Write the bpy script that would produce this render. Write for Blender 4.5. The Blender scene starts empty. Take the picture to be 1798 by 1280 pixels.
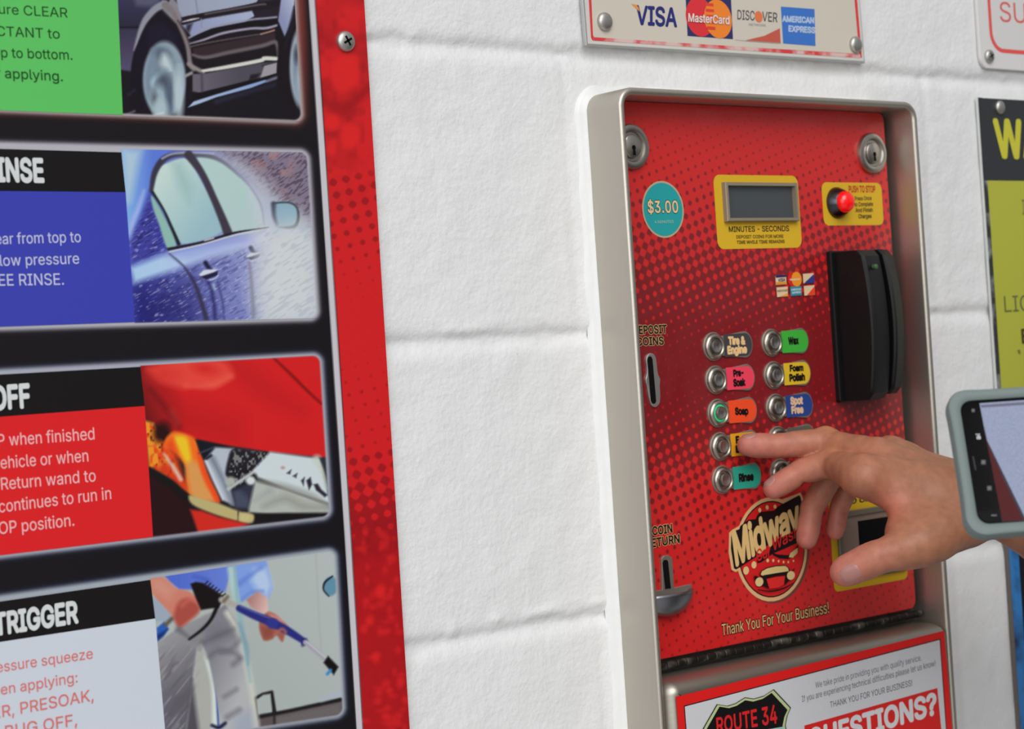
import bpy, bmesh, math, random
import numpy as np
from mathutils import Vector
from mathutils.geometry import tessellate_polygon, delaunay_2d_cdt

S = bpy.context.scene
COL = S.collection
rad = math.radians

# ------------------------------------------------------------------ camera, sky, sun, exposure
# World: X runs along the block wall to the right, Z is up, the wall face is y = 0 and the camera stands at negative y.
FPX, YAW, ROLL, CX, CY = 3400.0, rad(39.0), rad(3.8), 899.0, 640.0
ZC = 1.358
CAM = np.array([-ZC * math.sin(YAW), -ZC * math.cos(YAW), 1.408])
RGT = np.array([math.cos(YAW), -math.sin(YAW), 0.0])
FWD = np.array([math.sin(YAW), math.cos(YAW), 0.0])
UPV = np.array([0.0, 0.0, 1.0])
cam_data = bpy.data.cameras.new('camera')
cam_data.sensor_width = 36.0
cam_data.lens = 36.0 * FPX / 1798.0
cam_data.clip_start = 0.05
cam_data.dof.use_dof = True
cam_data.dof.focus_distance = 1.32
cam_data.dof.aperture_fstop = 11.0
cam = bpy.data.objects.new('camera', cam_data)
COL.objects.link(cam)
cam.location = CAM
cam.rotation_euler = (Vector(FWD)).to_track_quat('-Z', 'Y').to_euler()
q = Vector(FWD).to_track_quat('-Z', 'Y')
from mathutils import Quaternion
cam.rotation_mode = 'QUATERNION'
cam.rotation_quaternion = q @ Quaternion((0, 0, 1), -ROLL)
S.camera = cam

S.view_settings.view_transform = 'Standard'
S.view_settings.look = 'None'
S.view_settings.gamma = 1.0
S.view_settings.use_curve_mapping = False
S.view_settings.exposure = -0.07

world = bpy.data.worlds.new('overcast_sky')
S.world = world
world.use_nodes = True
wn, wl = world.node_tree.nodes, world.node_tree.links
wn.clear()
w_out = wn.new('ShaderNodeOutputWorld')
w_bg = wn.new('ShaderNodeBackground')
w_tc = wn.new('ShaderNodeTexCoord')
w_sep = wn.new('ShaderNodeSeparateXYZ')
w_mr = wn.new('ShaderNodeMapRange')
w_ramp = wn.new('ShaderNodeValToRGB')
wl.new(w_tc.outputs['Generated'], w_sep.inputs[0])
wl.new(w_sep.outputs['X'], w_mr.inputs['Value'])
w_mr.inputs['From Min'].default_value = -1.0
w_mr.inputs['From Max'].default_value = 1.0
wl.new(w_mr.outputs[0], w_ramp.inputs[0])
w_ramp.color_ramp.elements[0].color = (0.80, 0.82, 0.84, 1)
w_ramp.color_ramp.elements[1].color = (0.46, 0.47, 0.48, 1)
w_hz = wn.new('ShaderNodeMapRange')          # the ground beyond the apron is darker than the sky
w_hz.inputs['From Min'].default_value, w_hz.inputs['From Max'].default_value = -0.10, 0.10
w_hz.inputs['To Min'].default_value, w_hz.inputs['To Max'].default_value = 0.30, 1.0
wl.new(w_sep.outputs['Z'], w_hz.inputs['Value'])
w_mul = wn.new('ShaderNodeVectorMath')
w_mul.operation = 'SCALE'
wl.new(w_ramp.outputs[0], w_mul.inputs[0])
wl.new(w_hz.outputs[0], w_mul.inputs['Scale'])
wl.new(w_mul.outputs[0], w_bg.inputs['Color'])
w_bg.inputs['Strength'].default_value = 0.70
wl.new(w_bg.outputs[0], w_out.inputs[0])

sun_data = bpy.data.lights.new('sun', 'SUN')
sun_data.energy = 1.95
sun_data.angle = rad(42)
sun_data.color = (1.0, 0.985, 0.96)
sun = bpy.data.objects.new('sun', sun_data)
COL.objects.link(sun)
sun.rotation_euler = Vector((0.34, 0.75, -0.66)).to_track_quat('-Z', 'Y').to_euler()
bay = bpy.data.lights.new('bay_opening_daylight', 'AREA')      # daylight through the open end of the wash bay, off to the left
bay.shape = 'RECTANGLE'
bay.size, bay.size_y = 2.4, 2.2
bay.energy = 36.0
bay.color = (0.97, 0.985, 1.0)
bay_o = bpy.data.objects.new('bay_opening_daylight', bay)
COL.objects.link(bay_o)
bay_o.location = (-2.3, -2.0, 2.0)
bay_o.rotation_euler = Vector((2.45, 1.95, -0.6)).to_track_quat('-Z', 'Y').to_euler()
KLIGHT = 0.93      # how bright a white surface on the wall renders; printed colours are divided by it


# ------------------------------------------------------------------ helpers
def ray(x, y):
    dx, dy = np.asarray(x, float) - CX, np.asarray(y, float) - CY
    r = (dx * math.cos(ROLL) - dy * math.sin(ROLL)) / FPX
    u = -(dx * math.sin(ROLL) + dy * math.cos(ROLL)) / FPX
    return r[..., None] * RGT + u[..., None] * UPV + FWD


def at(x, y, w):
    """Surveying: the point of the plane w metres in front of the wall that the photograph shows at x, y."""
    d = ray(x, y)
    t = (-w - CAM[1]) / d[..., 1]
    return CAM + d * t[..., None]


def proj(u, w, z):
    q = np.array((u, -w, z)) - CAM
    d = q @ FWD
    r, v = q @ RGT / d * FPX, q @ UPV / d * FPX
    return CX + r * math.cos(ROLL) - v * math.sin(ROLL), CY - (r * math.sin(ROLL) + v * math.cos(ROLL))


def lin(c):
    c = np.clip(np.asarray(c, float) / 255.0, 0, 1)
    return np.where(c <= 0.04045, c / 12.92, ((c + 0.055) / 1.055) ** 2.4)


def alb(c):
    return np.clip((lin(c) - 0.006) / KLIGHT, 0.003, 0.92)


MATS = {}


def pmat(name, base=None, rough=0.5, metal=0.0, spec=0.5, emit=None, estr=0.0, coat=0.0, sss=0.0):
    if name in MATS:
        return MATS[name]
    m = bpy.data.materials.new(name)
    m.use_nodes = True
    b = m.node_tree.nodes['Principled BSDF']
    if base is not None:
        b.inputs['Base Color'].default_value = (*base, 1)
    b.inputs['Roughness'].default_value = rough
    b.inputs['Metallic'].default_value = metal
    b.inputs['Specular IOR Level'].default_value = spec
    b.inputs['Coat Weight'].default_value = coat
    b.inputs['Coat Roughness'].default_value = 0.15
    b.inputs['Subsurface Weight'].default_value = sss
    if emit is not None:
        b.inputs['Emission Color'].default_value = (*emit, 1)
        b.inputs['Emission Strength'].default_value = estr
    MATS[name] = m
    return m


def ink(c, rough=0.42, spec=0.3):
    c = tuple(int(v) for v in c)
    return pmat('ink_%02x%02x%02x' % c, tuple(alb(c)), rough, 0, spec)


def bsdf(m):
    return m.node_tree.nodes['Principled BSDF']


def add_bump(m, scale, strength, dist=0.001, detail=4.0, stretch=None):
    nt = m.node_tree
    tc = nt.nodes.new('ShaderNodeTexCoord')
    nz = nt.nodes.new('ShaderNodeTexNoise')
    nz.inputs['Scale'].default_value = scale
    nz.inputs['Detail'].default_value = detail
    bp = nt.nodes.new('ShaderNodeBump')
    bp.inputs['Strength'].default_value = strength
    bp.inputs['Distance'].default_value = dist
    if stretch:
        mp = nt.nodes.new('ShaderNodeMapping')
        mp.inputs['Scale'].default_value = stretch
        nt.links.new(tc.outputs['Object'], mp.inputs[0])
        nt.links.new(mp.outputs[0], nz.inputs['Vector'])
    else:
        nt.links.new(tc.outputs['Object'], nz.inputs['Vector'])
    nt.links.new(nz.outputs[0], bp.inputs['Height'])
    nt.links.new(bp.outputs[0], bsdf(m).inputs['Normal'])
    return nz


def mottle(m, c1, c2, scale, detail=5.0, lo=0.35, hi=0.65, stretch=None):
    nt = m.node_tree
    tc = nt.nodes.new('ShaderNodeTexCoord')
    nz = nt.nodes.new('ShaderNodeTexNoise')
    nz.inputs['Scale'].default_value = scale
    nz.inputs['Detail'].default_value = detail
    rp = nt.nodes.new('ShaderNodeValToRGB')
    rp.color_ramp.elements[0].position = lo
    rp.color_ramp.elements[1].position = hi
    rp.color_ramp.elements[0].color = (*c1, 1)
    rp.color_ramp.elements[1].color = (*c2, 1)
    mp = nt.nodes.new('ShaderNodeMapping')
    mp.inputs['Scale'].default_value = stretch or (1, 1, 1)
    nt.links.new(tc.outputs['Object'], mp.inputs[0])
    nt.links.new(mp.outputs[0], nz.inputs['Vector'])
    nt.links.new(nz.outputs[0], rp.inputs[0])
    nt.links.new(rp.outputs[0], bsdf(m).inputs['Base Color'])
    return rp


def root_loc(o):
    while o.parent is not None:
        o = o.parent
    return np.array(o.location)


def link(name, verts, faces, mats, parent=None, midx=None, smooth=False, origin=None):
    """One mesh object from world-space vertices; parts keep their vertices relative to their thing's base."""
    verts = np.asarray(verts, float)
    if parent is not None:
        off = root_loc(parent)
    else:
        off = np.zeros(3) if origin is None else np.asarray(origin, float)
    me = bpy.data.meshes.new(name)
    me.from_pydata((verts - off).tolist(), [], [list(f) for f in faces])
    for m in (mats if isinstance(mats, (list, tuple)) else [mats]):
        me.materials.append(m)
    if midx is not None:
        me.polygons.foreach_set('material_index', np.asarray(midx, dtype=np.int32))
    if smooth:
        me.polygons.foreach_set('use_smooth', np.ones(len(me.polygons), dtype=bool))
    me.update()
    o = bpy.data.objects.new(name, me)
    COL.objects.link(o)
    if parent is not None:
        o.parent = parent
    else:
        o.location = off
    return o


def sharp(o, deg=35):
    try:
        o.data.set_sharp_from_angle(angle=rad(deg))
    except Exception:
        pass
    return o


def thing(name, label, cat, loc):
    o = bpy.data.objects.new(name, None)
    o.empty_display_size = 0.02
    COL.objects.link(o)
    o.location = loc
    o['label'] = label
    o['category'] = cat
    return o


def tag(o, label, cat, group=None):
    o['label'] = label
    o['category'] = cat
    if group:
        o['group'] = group
    return o


def structure(o):
    o['kind'] = 'structure'
    return o


def P3(u, w, z):
    return (u, -w, z)


def rrect(u0, u1, z0, z1, r, n=6):
    """Rounded rectangle outline in wall coordinates, counter-clockwise seen from the front."""
    pts = []
    for cx, cz, a0 in ((u1 - r, z1 - r, 0), (u0 + r, z1 - r, 90), (u0 + r, z0 + r, 180), (u1 - r, z0 + r, 270)):
        for k in range(n + 1):
            a = rad(a0 + 90.0 * k / n)
            pts.append((cx + r * math.cos(a), cz + r * math.sin(a)))
    return pts


def inset(pts, d):
    """Offset a closed outline inwards by d (counter-clockwise outlines)."""
    p = np.asarray(pts, float)
    a, b = np.roll(p, 1, 0), np.roll(p, -1, 0)
    e1, e2 = p - a, b - p
    n1 = np.stack([-e1[:, 1], e1[:, 0]], 1)
    n2 = np.stack([-e2[:, 1], e2[:, 0]], 1)
    n1 /= np.linalg.norm(n1, axis=1)[:, None] + 1e-12
    n2 /= np.linalg.norm(n2, axis=1)[:, None] + 1e-12
    n = n1 + n2
    n /= np.linalg.norm(n, axis=1)[:, None] + 1e-12
    c = np.clip((n * n1).sum(1), 0.5, 1)
    return (p + n * (d / c)[:, None]).tolist()


def ccw(pts):
    p = np.asarray(pts, float)
    x, y = p[:, 0], p[:, 1]
    ar = (x * np.roll(y, -1) - np.roll(x, -1) * y).sum()
    return [tuple(v) for v in (p if ar > 0 else p[::-1])]


def tess(pts2):
    t = tessellate_polygon([[Vector((p[0], p[1], 0)) for p in pts2]])
    out = []
    for a, b, c in t:
        pa, pb, pc = pts2[a], pts2[b], pts2[c]
        cr = (pb[0] - pa[0]) * (pc[1] - pa[1]) - (pb[1] - pa[1]) * (pc[0] - pa[0])
        out.append((a, b, c) if cr > 0 else (a, c, b))
    return out


def loft(loops, cap_front=True, cap_back=False):
    """loops: list of (outline, w); consecutive outlines have the same number of points."""
    V, F = [], []
    n = len(loops[0][0])
    for out, w in loops:
        V += [P3(p[0], w, p[1]) for p in out]
    for k in range(len(loops) - 1):
        a, b = k * n, (k + 1) * n
        for i in range(n):
            j = (i + 1) % n
            F.append((a + i, a + j, b + j, b + i))
    if cap_front:
        o = (len(loops) - 1) * n
        F += [(o + a, o + b, o + c) for a, b, c in tess(loops[-1][0])]
    if cap_back:
        F += [(a, c, b) for a, b, c in tess(loops[0][0])]
    return V, F


def plate(name, outline, w0, w1, m, parent=None, bev=0.0008, smooth=False):
    outline = ccw(outline)
    lp = [(outline, w0)]
    if bev > 0:
        lp += [(outline, w1 - bev), (inset(outline, bev * 0.35), w1 - bev * 0.3), (inset(outline, bev), w1)]
    else:
        lp += [(outline, w1)]
    V, F = loft(lp, True, True)
    o = link(name, V, F, m, parent, smooth=smooth)
    return sharp(o, 30) if smooth else o


def lathe(name, u, z, prof, m, parent=None, n=40, midx=None, smooth=True, sq=1.0):
    """Turned shape whose axis stands square on the wall; prof = [(radius, w)], from the wall outwards."""
    V, F, M = [], [], []
    for r, w in prof:
        for k in range(n):
            a = 2 * math.pi * k / n
            V.append(P3(u + r * math.cos(a) * sq, w, z + r * math.sin(a)))
    for i in range(len(prof) - 1):
        for k in range(n):
            j = (k + 1) % n
            F.append((i * n + k, i * n + j, (i + 1) * n + j, (i + 1) * n + k))
            M.append(midx[i] if midx else 0)
    if prof[-1][0] > 1e-6:
        F.append(tuple((len(prof) - 1) * n + k for k in range(n)))
        M.append(midx[-1] if midx else 0)
    o = link(name, V, F, m, parent, M, smooth)
    return sharp(o, 40)


def smooth_closed(pts, n=6, closed=True):
    p = np.asarray(pts, float)
    out = []
    N = len(p)
    rng = range(N) if closed else range(N - 1)
    for i in rng:
        if closed:
            a, b, c, d = p[(i - 1) % N], p[i], p[(i + 1) % N], p[(i + 2) % N]
        else:
            a, b, c, d = p[max(i - 1, 0)], p[i], p[i + 1], p[min(i + 2, N - 1)]
        for k in range(n):
            t = k / n
            out.append(0.5 * ((2 * b) + (c - a) * t + (2 * a - 5 * b + 4 * c - d) * t * t + (3 * b - a - 3 * c + d) * t ** 3))
    if not closed:
        out.append(p[-1])
    return np.array(out)


TEXT_CACHE = {}
try:          # the plain sans face that ships inside Blender itself; else Blender's built-in one
    import os
    SANS = bpy.data.fonts.load(os.path.join(bpy.utils.system_resource('DATAFILES'), 'fonts', 'Inter.woff2'))
except Exception:
    SANS = None


def text_mesh(s, bold, spacing=1.0):
    key = (s, bold, spacing)
    if key not in TEXT_CACHE:
        cu = bpy.data.curves.new('t', 'FONT')
        cu.body = s
        cu.size = 1.0
        cu.resolution_u = 3
        cu.offset = bold
        cu.space_character = spacing
        cu.fill_mode = 'FRONT'
        if SANS:
            cu.font = SANS
        ob = bpy.data.objects.new('t', cu)
        COL.objects.link(ob)
        dg = bpy.context.evaluated_depsgraph_get()
        outl = ob.to_curve(dg)
        rings = []
        for sp in outl.splines:
            if sp.type == 'BEZIER':
                bp, ring = sp.bezier_points, []
                for i in range(len(bp)):
                    p, n_ = bp[i], bp[(i + 1) % len(bp)]
                    c0, c1, c2, c3 = [np.array(q_[:2]) for q_ in (p.co, p.handle_right, n_.handle_left, n_.co)]
                    straight = abs(np.cross(c1 - c0, c3 - c0)) + abs(np.cross(c2 - c0, c3 - c0)) < 1e-6
                    for t in ((0.0,) if straight else (0.0, 0.25, 0.5, 0.75)):
                        ring.append((1 - t) ** 3 * c0 + 3 * (1 - t) ** 2 * t * c1 + 3 * (1 - t) * t * t * c2 + t ** 3 * c3)
            else:
                ring = [np.array(q_.co[:2]) for q_ in sp.points]
            ring = [q_ for i, q_ in enumerate(ring) if np.hypot(*(q_ - ring[i - 1])) > 1e-5]
            if len(ring) > 2:
                rings.append(np.array(ring))
        ob.to_curve_clear()
        bpy.data.objects.remove(ob)
        bpy.data.curves.remove(cu)
        # fill by winding number, so that overlapping strokes of a letter stay whole
        pts, eds = [], []
        for r_ in rings:
            n0 = len(pts)
            pts += [Vector((float(q_[0]), float(q_[1]))) for q_ in r_]
            eds += [(n0 + i, n0 + (i + 1) % len(r_)) for i in range(len(r_))]
        v, g = np.zeros((0, 2)), []
        if pts:
            vo, _e, fo, *_ = delaunay_2d_cdt(pts, eds, [], 0, 1e-6)
            v = np.array([tuple(q_) for q_ in vo])
            A = np.concatenate(rings)
            B = np.concatenate([np.roll(r_, -1, 0) for r_ in rings])
            for t in fo:
                c = v[list(t)].mean(0)
                up = (A[:, 1] <= c[1]) & (B[:, 1] > c[1])
                dn_ = (A[:, 1] > c[1]) & (B[:, 1] <= c[1])
                side = (B[:, 0] - A[:, 0]) * (c[1] - A[:, 1]) - (c[0] - A[:, 0]) * (B[:, 1] - A[:, 1])
                if ((up & (side > 0)).sum() - (dn_ & (side < 0)).sum()) != 0:
                    p0_, p1_, p2_ = v[t[0]], v[t[1]], v[t[2]]
                    cr = (p1_[0] - p0_[0]) * (p2_[1] - p0_[1]) - (p1_[1] - p0_[1]) * (p2_[0] - p0_[0])
                    g.append(tuple(t) if cr > 0 else tuple(t)[::-1])
        TEXT_CACHE[key] = (v, g)
    return TEXT_CACHE[key]


CAP_H = float(text_mesh('H', 0.0)[0][:, 1].max())


class Flat:
    """Flat printed shapes on one plane w metres off the wall, in paper-thin layers, linked as ONE mesh."""

    def __init__(self, w, step=0.00006, T=None):
        self.w, self.step, self.T = w, step, T
        self.V, self.F, self.M, self.mats, self.n = [], [], [], [], 0

    def px(self, pts):
        p = np.asarray(pts, float).reshape(-1, 2)
        if self.T:
            p = p / self.T[2] + np.array(self.T[:2])
        return p

    def put(self, p3, faces, col, layer=None, spread=0.0):
        m = col if isinstance(col, bpy.types.Material) else ink(col)
        if m not in self.mats:
            self.mats.append(m)
        if layer is None:
            self.n += 1
            layer = self.n
        p3 = np.asarray(p3, float).copy()
        p3[:, 1] = -(self.w + layer * self.step)
        o = len(self.V)
        if spread:      # letters: overlapping strokes must not lie in exactly the same plane
            p3 = np.concatenate([p3[list(f)] - np.array((0, ((i * 37) % 11) / 11.0 * spread * self.step, 0)) for i, f in enumerate(faces)])
            n, faces2 = 0, []
            for f in faces:
                faces2.append(tuple(range(n, n + len(f))))
                n += len(f)
            faces = faces2
        self.V += p3.tolist()
        self.F += [tuple(o + i for i in f) for f in faces]
        self.M += [self.mats.index(m)] * len(faces)

    def uz(self, pts2, col, layer=None):
        pts2 = ccw(pts2)
        self.put([(p[0], 0, p[1]) for p in pts2], tess(pts2), col, layer)

    def poly(self, pts, col, smooth=False, layer=None):
        p = self.px(pts)
        if smooth:
            p = smooth_closed(p)
        w3 = at(p[:, 0], p[:, 1], self.w)
        self.uz([(a[0], a[2]) for a in w3], col, layer)

    def circ(self, c, r, col, layer=None, rx=None):
        p = at(*[np.array([v]) for v in self.px([c])[0]], self.w)[0]
        self.uz([(p[0] + (rx or r) * math.cos(a), p[2] + r * math.sin(a)) for a in np.linspace(0, 2 * math.pi, 40)[:-1]], col, layer)

    def line(self, pts, wpx, col, smooth=False, layer=None):
        p = self.px(pts)
        if smooth:
            p = smooth_closed(p, 6, False)
        d = np.gradient(p, axis=0)
        nrm = np.stack([-d[:, 1], d[:, 0]], 1)
        nrm /= np.linalg.norm(nrm, axis=1)[:, None] + 1e-9
        ww = (np.interp(np.linspace(0, 1, len(p)), np.linspace(0, 1, len(np.atleast_1d(wpx))), np.atleast_1d(wpx)) / 2)[:, None]
        if self.T:
            ww = ww / self.T[2]
        a, b = at(*(p + nrm * ww).T, self.w), at(*(p - nrm * ww).T, self.w)
        n = len(p)
        m = np.concatenate([a, b])
        faces = []
        for i in range(n - 1):
            faces.append((i, i + 1, n + i + 1, n + i))
        # face the viewer (-y)
        v0, v1, v2 = m[faces[0][0]], m[faces[0][1]], m[faces[0][2]]
        if np.cross(v1 - v0, v2 - v0)[1] > 0:
            faces = [f[::-1] for f in faces]
        self.put(m, faces, col, layer)

    def text(self, s, p0, p1, h, col, bold=0.0, lean=0.066, outline=None, obold=0.03, slant=0.0, h1=None, spacing=1.0, caps=None, shift=(0, 0)):
        """Text whose ink runs from p0 to p1 along the baseline, capital height h (same frame as p0)."""
        p0, p1 = self.px([p0])[0] + shift, self.px([p1])[0] + shift
        sc = self.T[2] if self.T else 1.0
        h, h1 = h / sc, (h1 if h1 is not None else h) / sc
        base, _ = text_mesh(s, 0.0, spacing)
        x0, x1 = base[:, 0].min() - bold, base[:, 0].max() + bold
        cap = CAP_H
        for b, c in (((obold, outline),) if outline is not None else ()) + ((bold, col),):
            v, f = text_mesh(s, 0.0, spacing)
            self.n += 1
            ring = [(0.0, 0.0)] + ([(b * math.cos(a), b * math.sin(a)) for a in np.arange(8) * math.pi / 4] if b > 0 else [])
            for k, (ox, oy) in enumerate(ring):
                vx, vy = v[:, 0] + ox, v[:, 1] + oy
                t = (vx - x0) / (x1 - x0)
                g = vy / cap
                hh = h + (h1 - h) * t
                up = np.stack([-lean * hh + slant * hh, -hh], 1)
                q = p0 + (p1 - p0) * t[:, None] + up * g[:, None]
                self.put(at(q[:, 0], q[:, 1], self.w), f, c, self.n + 0.06 * k, 0.40)

    def build(self, name, parent=None):
        return link(name, self.V, self.F, self.mats, parent, self.M)


# ------------------------------------------------------------------ printed pictures: dense colour grids painted by code
def vnoise(x, y, seed=0):
    xi, yi = np.floor(x).astype(np.int64), np.floor(y).astype(np.int64)
    fx, fy = x - xi, y - yi
    fx, fy = fx * fx * (3 - 2 * fx), fy * fy * (3 - 2 * fy)

    def hsh(a, b):
        n = (a * 374761393 + b * 668265263 + seed * 974634777) & 0x7fffffff
        n = ((n ^ (n >> 13)) * 1274126177) & 0x7fffffff
        return ((n ^ (n >> 16)) & 0xffff) / 65535.0
    a, b, c, d = hsh(xi, yi), hsh(xi + 1, yi), hsh(xi, yi + 1), hsh(xi + 1, yi + 1)
    return (a * (1 - fx) + b * fx) * (1 - fy) + (c * (1 - fx) + d * fx) * fy


class Paint:
    def __init__(self, x, y, base):
        self.x, self.y = x, y
        self.c = np.tile(np.asarray(base, float), (len(x), 1))
        self.T = (0, 0, 1.0)

    def P(self, pts):
        return np.asarray(pts, float).reshape(-1, 2) / self.T[2] + np.array(self.T[:2])

    def mix(self, idx, a, col):
        if callable(col):
            col = col(self.x[idx], self.y[idx])
        col = np.asarray(col, float)
        a = np.clip(a, 0, 1)[:, None]
        self.c[idx] = self.c[idx] * (1 - a) + col * a

    def near(self, p, pad):
        lo, hi = p.min(0) - pad, p.max(0) + pad
        return np.nonzero((self.x > lo[0]) & (self.x < hi[0]) & (self.y > lo[1]) & (self.y < hi[1]))[0]

    def poly(self, pts, col, soft=2.0, smooth=False, op=1.0, tex=None):
        p = self.P(pts)
        if smooth:
            p = smooth_closed(p, 5)
        idx = self.near(p, soft)
        if not len(idx):
            return
        X, Y = self.x[idx], self.y[idx]
        d = np.full(len(idx), 1e9)
        ins = np.zeros(len(idx), bool)
        for (ax, ay), (bx, by) in zip(p, np.roll(p, -1, 0)):
            ex, ey = bx - ax, by - ay
            t = np.clip(((X - ax) * ex + (Y - ay) * ey) / (ex * ex + ey * ey + 1e-9), 0, 1)
            d = np.minimum(d, (X - ax - t * ex) ** 2 + (Y - ay - t * ey) ** 2)
            cond = (ay > Y) != (by > Y)
            if abs(ey) > 1e-9:
                ins ^= cond & (X < ex * (Y - ay) / ey + ax)
        sd = np.sqrt(d) * np.where(ins, -1, 1)
        a = np.clip(0.5 - sd / soft, 0, 1) * op
        if tex is not None:
            a = a * tex(X, Y)
        self.mix(idx, a, col)

    def line(self, pts, w, col, soft=1.8, op=1.0, smooth=True):
        p = self.P(pts)
        ws = np.atleast_1d(np.asarray(w, float)) / self.T[2]
        if smooth and len(p) > 2:
            p = smooth_closed(p, 5, False)
        ws = np.interp(np.linspace(0, 1, len(p)), np.linspace(0, 1, len(ws)), ws)
        idx = self.near(p, soft + ws.max())
        if not len(idx):
            return
        X, Y = self.x[idx], self.y[idx]
        d = np.full(len(idx), 1e9)
        for i in range(len(p) - 1):
            (ax, ay), (bx, by) = p[i], p[i + 1]
            ex, ey = bx - ax, by - ay
            t = np.clip(((X - ax) * ex + (Y - ay) * ey) / (ex * ex + ey * ey + 1e-9), 0, 1)
            d = np.minimum(d, np.hypot(X - ax - t * ex, Y - ay - t * ey) - (ws[i] + (ws[i + 1] - ws[i]) * t) / 2)
        self.mix(idx, np.clip(0.5 - d / soft, 0, 1) * op, col)

    def ell(self, c, rx, ry, col, soft=2.0, ang=0.0, op=1.0):
        (cx, cy), = self.P([c])
        rx, ry = rx / self.T[2], ry / self.T[2]
        R = max(rx, ry) + soft
        idx = self.near(np.array([[cx, cy]]), R)
        if not len(idx):
            return
        X, Y = self.x[idx] - cx, self.y[idx] - cy
        ca, sa = math.cos(ang), math.sin(ang)
        X, Y = X * ca + Y * sa, -X * sa + Y * ca
        k = np.sqrt((X / rx) ** 2 + (Y / ry) ** 2)
        sd = (k - 1) * min(rx, ry)
        self.mix(idx, np.clip(0.5 - sd / soft, 0, 1) * op, col)


def grad(p0, c0, p1, c1, T=(0, 0, 1.0)):
    p0, p1 = (np.asarray(p0, float) / T[2] + np.array(T[:2])), (np.asarray(p1, float) / T[2] + np.array(T[:2]))
    d = p1 - p0
    c0, c1 = np.asarray(c0, float), np.asarray(c1, float)

    def f(x, y):
        t = np.clip(((x - p0[0]) * d[0] + (y - p0[1]) * d[1]) / (d @ d), 0, 1)[:, None]
        return c0 * (1 - t) + c1 * t
    return f


def print_mat():
    if 'printed_vinyl' in MATS:
        return MATS['printed_vinyl']
    m = pmat('printed_vinyl', None, 0.38, 0, 0.28)
    a = m.node_tree.nodes.new('ShaderNodeVertexColor')
    a.layer_name = 'Col'
    m.node_tree.links.new(a.outputs['Color'], bsdf(m).inputs['Base Color'])
    return m


def print_grid(name, quad, step, w, painter, parent):
    """A print filling the four-cornered area quad (tl, tr, br, bl) on the plane w, coloured by painter(x, y)."""
    tl, tr, br, bl = [np.asarray(v, float) for v in quad]
    nx = int(max(np.linalg.norm(tr - tl), np.linalg.norm(br - bl)) / step) + 2
    ny = int(max(np.linalg.norm(bl - tl), np.linalg.norm(br - tr)) / step) + 2
    s, t = np.meshgrid(np.linspace(0, 1, nx), np.linspace(0, 1, ny))
    s, t = s.ravel()[:, None], t.ravel()[:, None]
    p = (tl * (1 - s) + tr * s) * (1 - t) + (bl * (1 - s) + br * s) * t
    x, y = p[:, 0], p[:, 1]
    c = painter(x, y)
    v = at(x, y, w) - root_loc(parent)
    i = np.arange(nx * ny).reshape(ny, nx)
    f = np.stack([i[1:, :-1], i[1:, 1:], i[:-1, 1:], i[:-1, :-1]], -1).reshape(-1, 4)
    me = bpy.data.meshes.new(name)
    me.vertices.add(len(v))
    me.vertices.foreach_set('co', v.ravel())
    me.loops.add(f.size)
    me.loops.foreach_set('vertex_index', f.ravel().astype(np.int32))
    me.polygons.add(len(f))
    me.polygons.foreach_set('loop_start', np.arange(0, f.size, 4, dtype=np.int32))
    me.update(calc_edges=True)
    me.validate()
    ca = me.color_attributes.new('Col', 'FLOAT_COLOR', 'POINT')
    rgba = np.ones((len(v), 4))
    rgba[:, :3] = alb(c)
    ca.data.foreach_set('color', rgba.ravel())
    me.materials.append(print_mat())
    o = bpy.data.objects.new(name, me)
    COL.objects.link(o)
    o.parent = parent
    return o


# ------------------------------------------------------------------ metals and plastics
STEEL = pmat('brushed_stainless', (0.55, 0.515, 0.45), 0.46, 1.0)
add_bump(STEEL, 60, 0.10, 0.0006, 4, (1, 1, 6))
STEEL_DARK = pmat('weathered_stainless', (0.40, 0.37, 0.32), 0.42, 1.0)
CHROME = pmat('turned_steel', (0.46, 0.43, 0.39), 0.34, 1.0)
SCREW = pmat('galvanised_screw', (0.50, 0.49, 0.46), 0.45, 1.0)
BLACK = pmat('black_plastic', (0.005, 0.005, 0.0055), 0.40, 0, 0.26)
add_bump(BLACK, 900, 0.08, 0.0004, 2)
HOLE = pmat('dark_opening', (0.004, 0.004, 0.004), 0.9, 0, 0.1)
DARKMETAL = pmat('dark_zinc', (0.16, 0.16, 0.18), 0.38, 1.0)


def screw(u, z, w, r, parent, name='screw', plain=False):
    """Pan-head screw with a cross recess."""
    o = lathe(name, u, z, [(r, w), (r, w + r * 0.18), (r * 0.93, w + r * 0.36), (r * 0.72, w + r * 0.50), (r * 0.4, w + r * 0.57), (0.0005, w + r * 0.58)], [SCREW], parent, 28)
    if plain:
        return o
    for du, dz in ((r * 0.5, r * 0.11), (r * 0.11, r * 0.5)):
        c, s = math.cos(0.5), math.sin(0.5)
        q = [(a * c - b * s, a * s + b * c) for a, b in ((-du, -dz), (du, -dz), (du, dz), (-du, dz))]
        plate('screw_slot', [(u + a, z + b) for a, b in q], w + r * 0.3, w + r * 0.585, HOLE, o, 0)
    return o

# ------------------------------------------------------------------ the setting: painted block wall and the bay floor
WALLM = pmat('white_painted_block', (0.72, 0.72, 0.725), 0.5, 0, 0.35)


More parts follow.
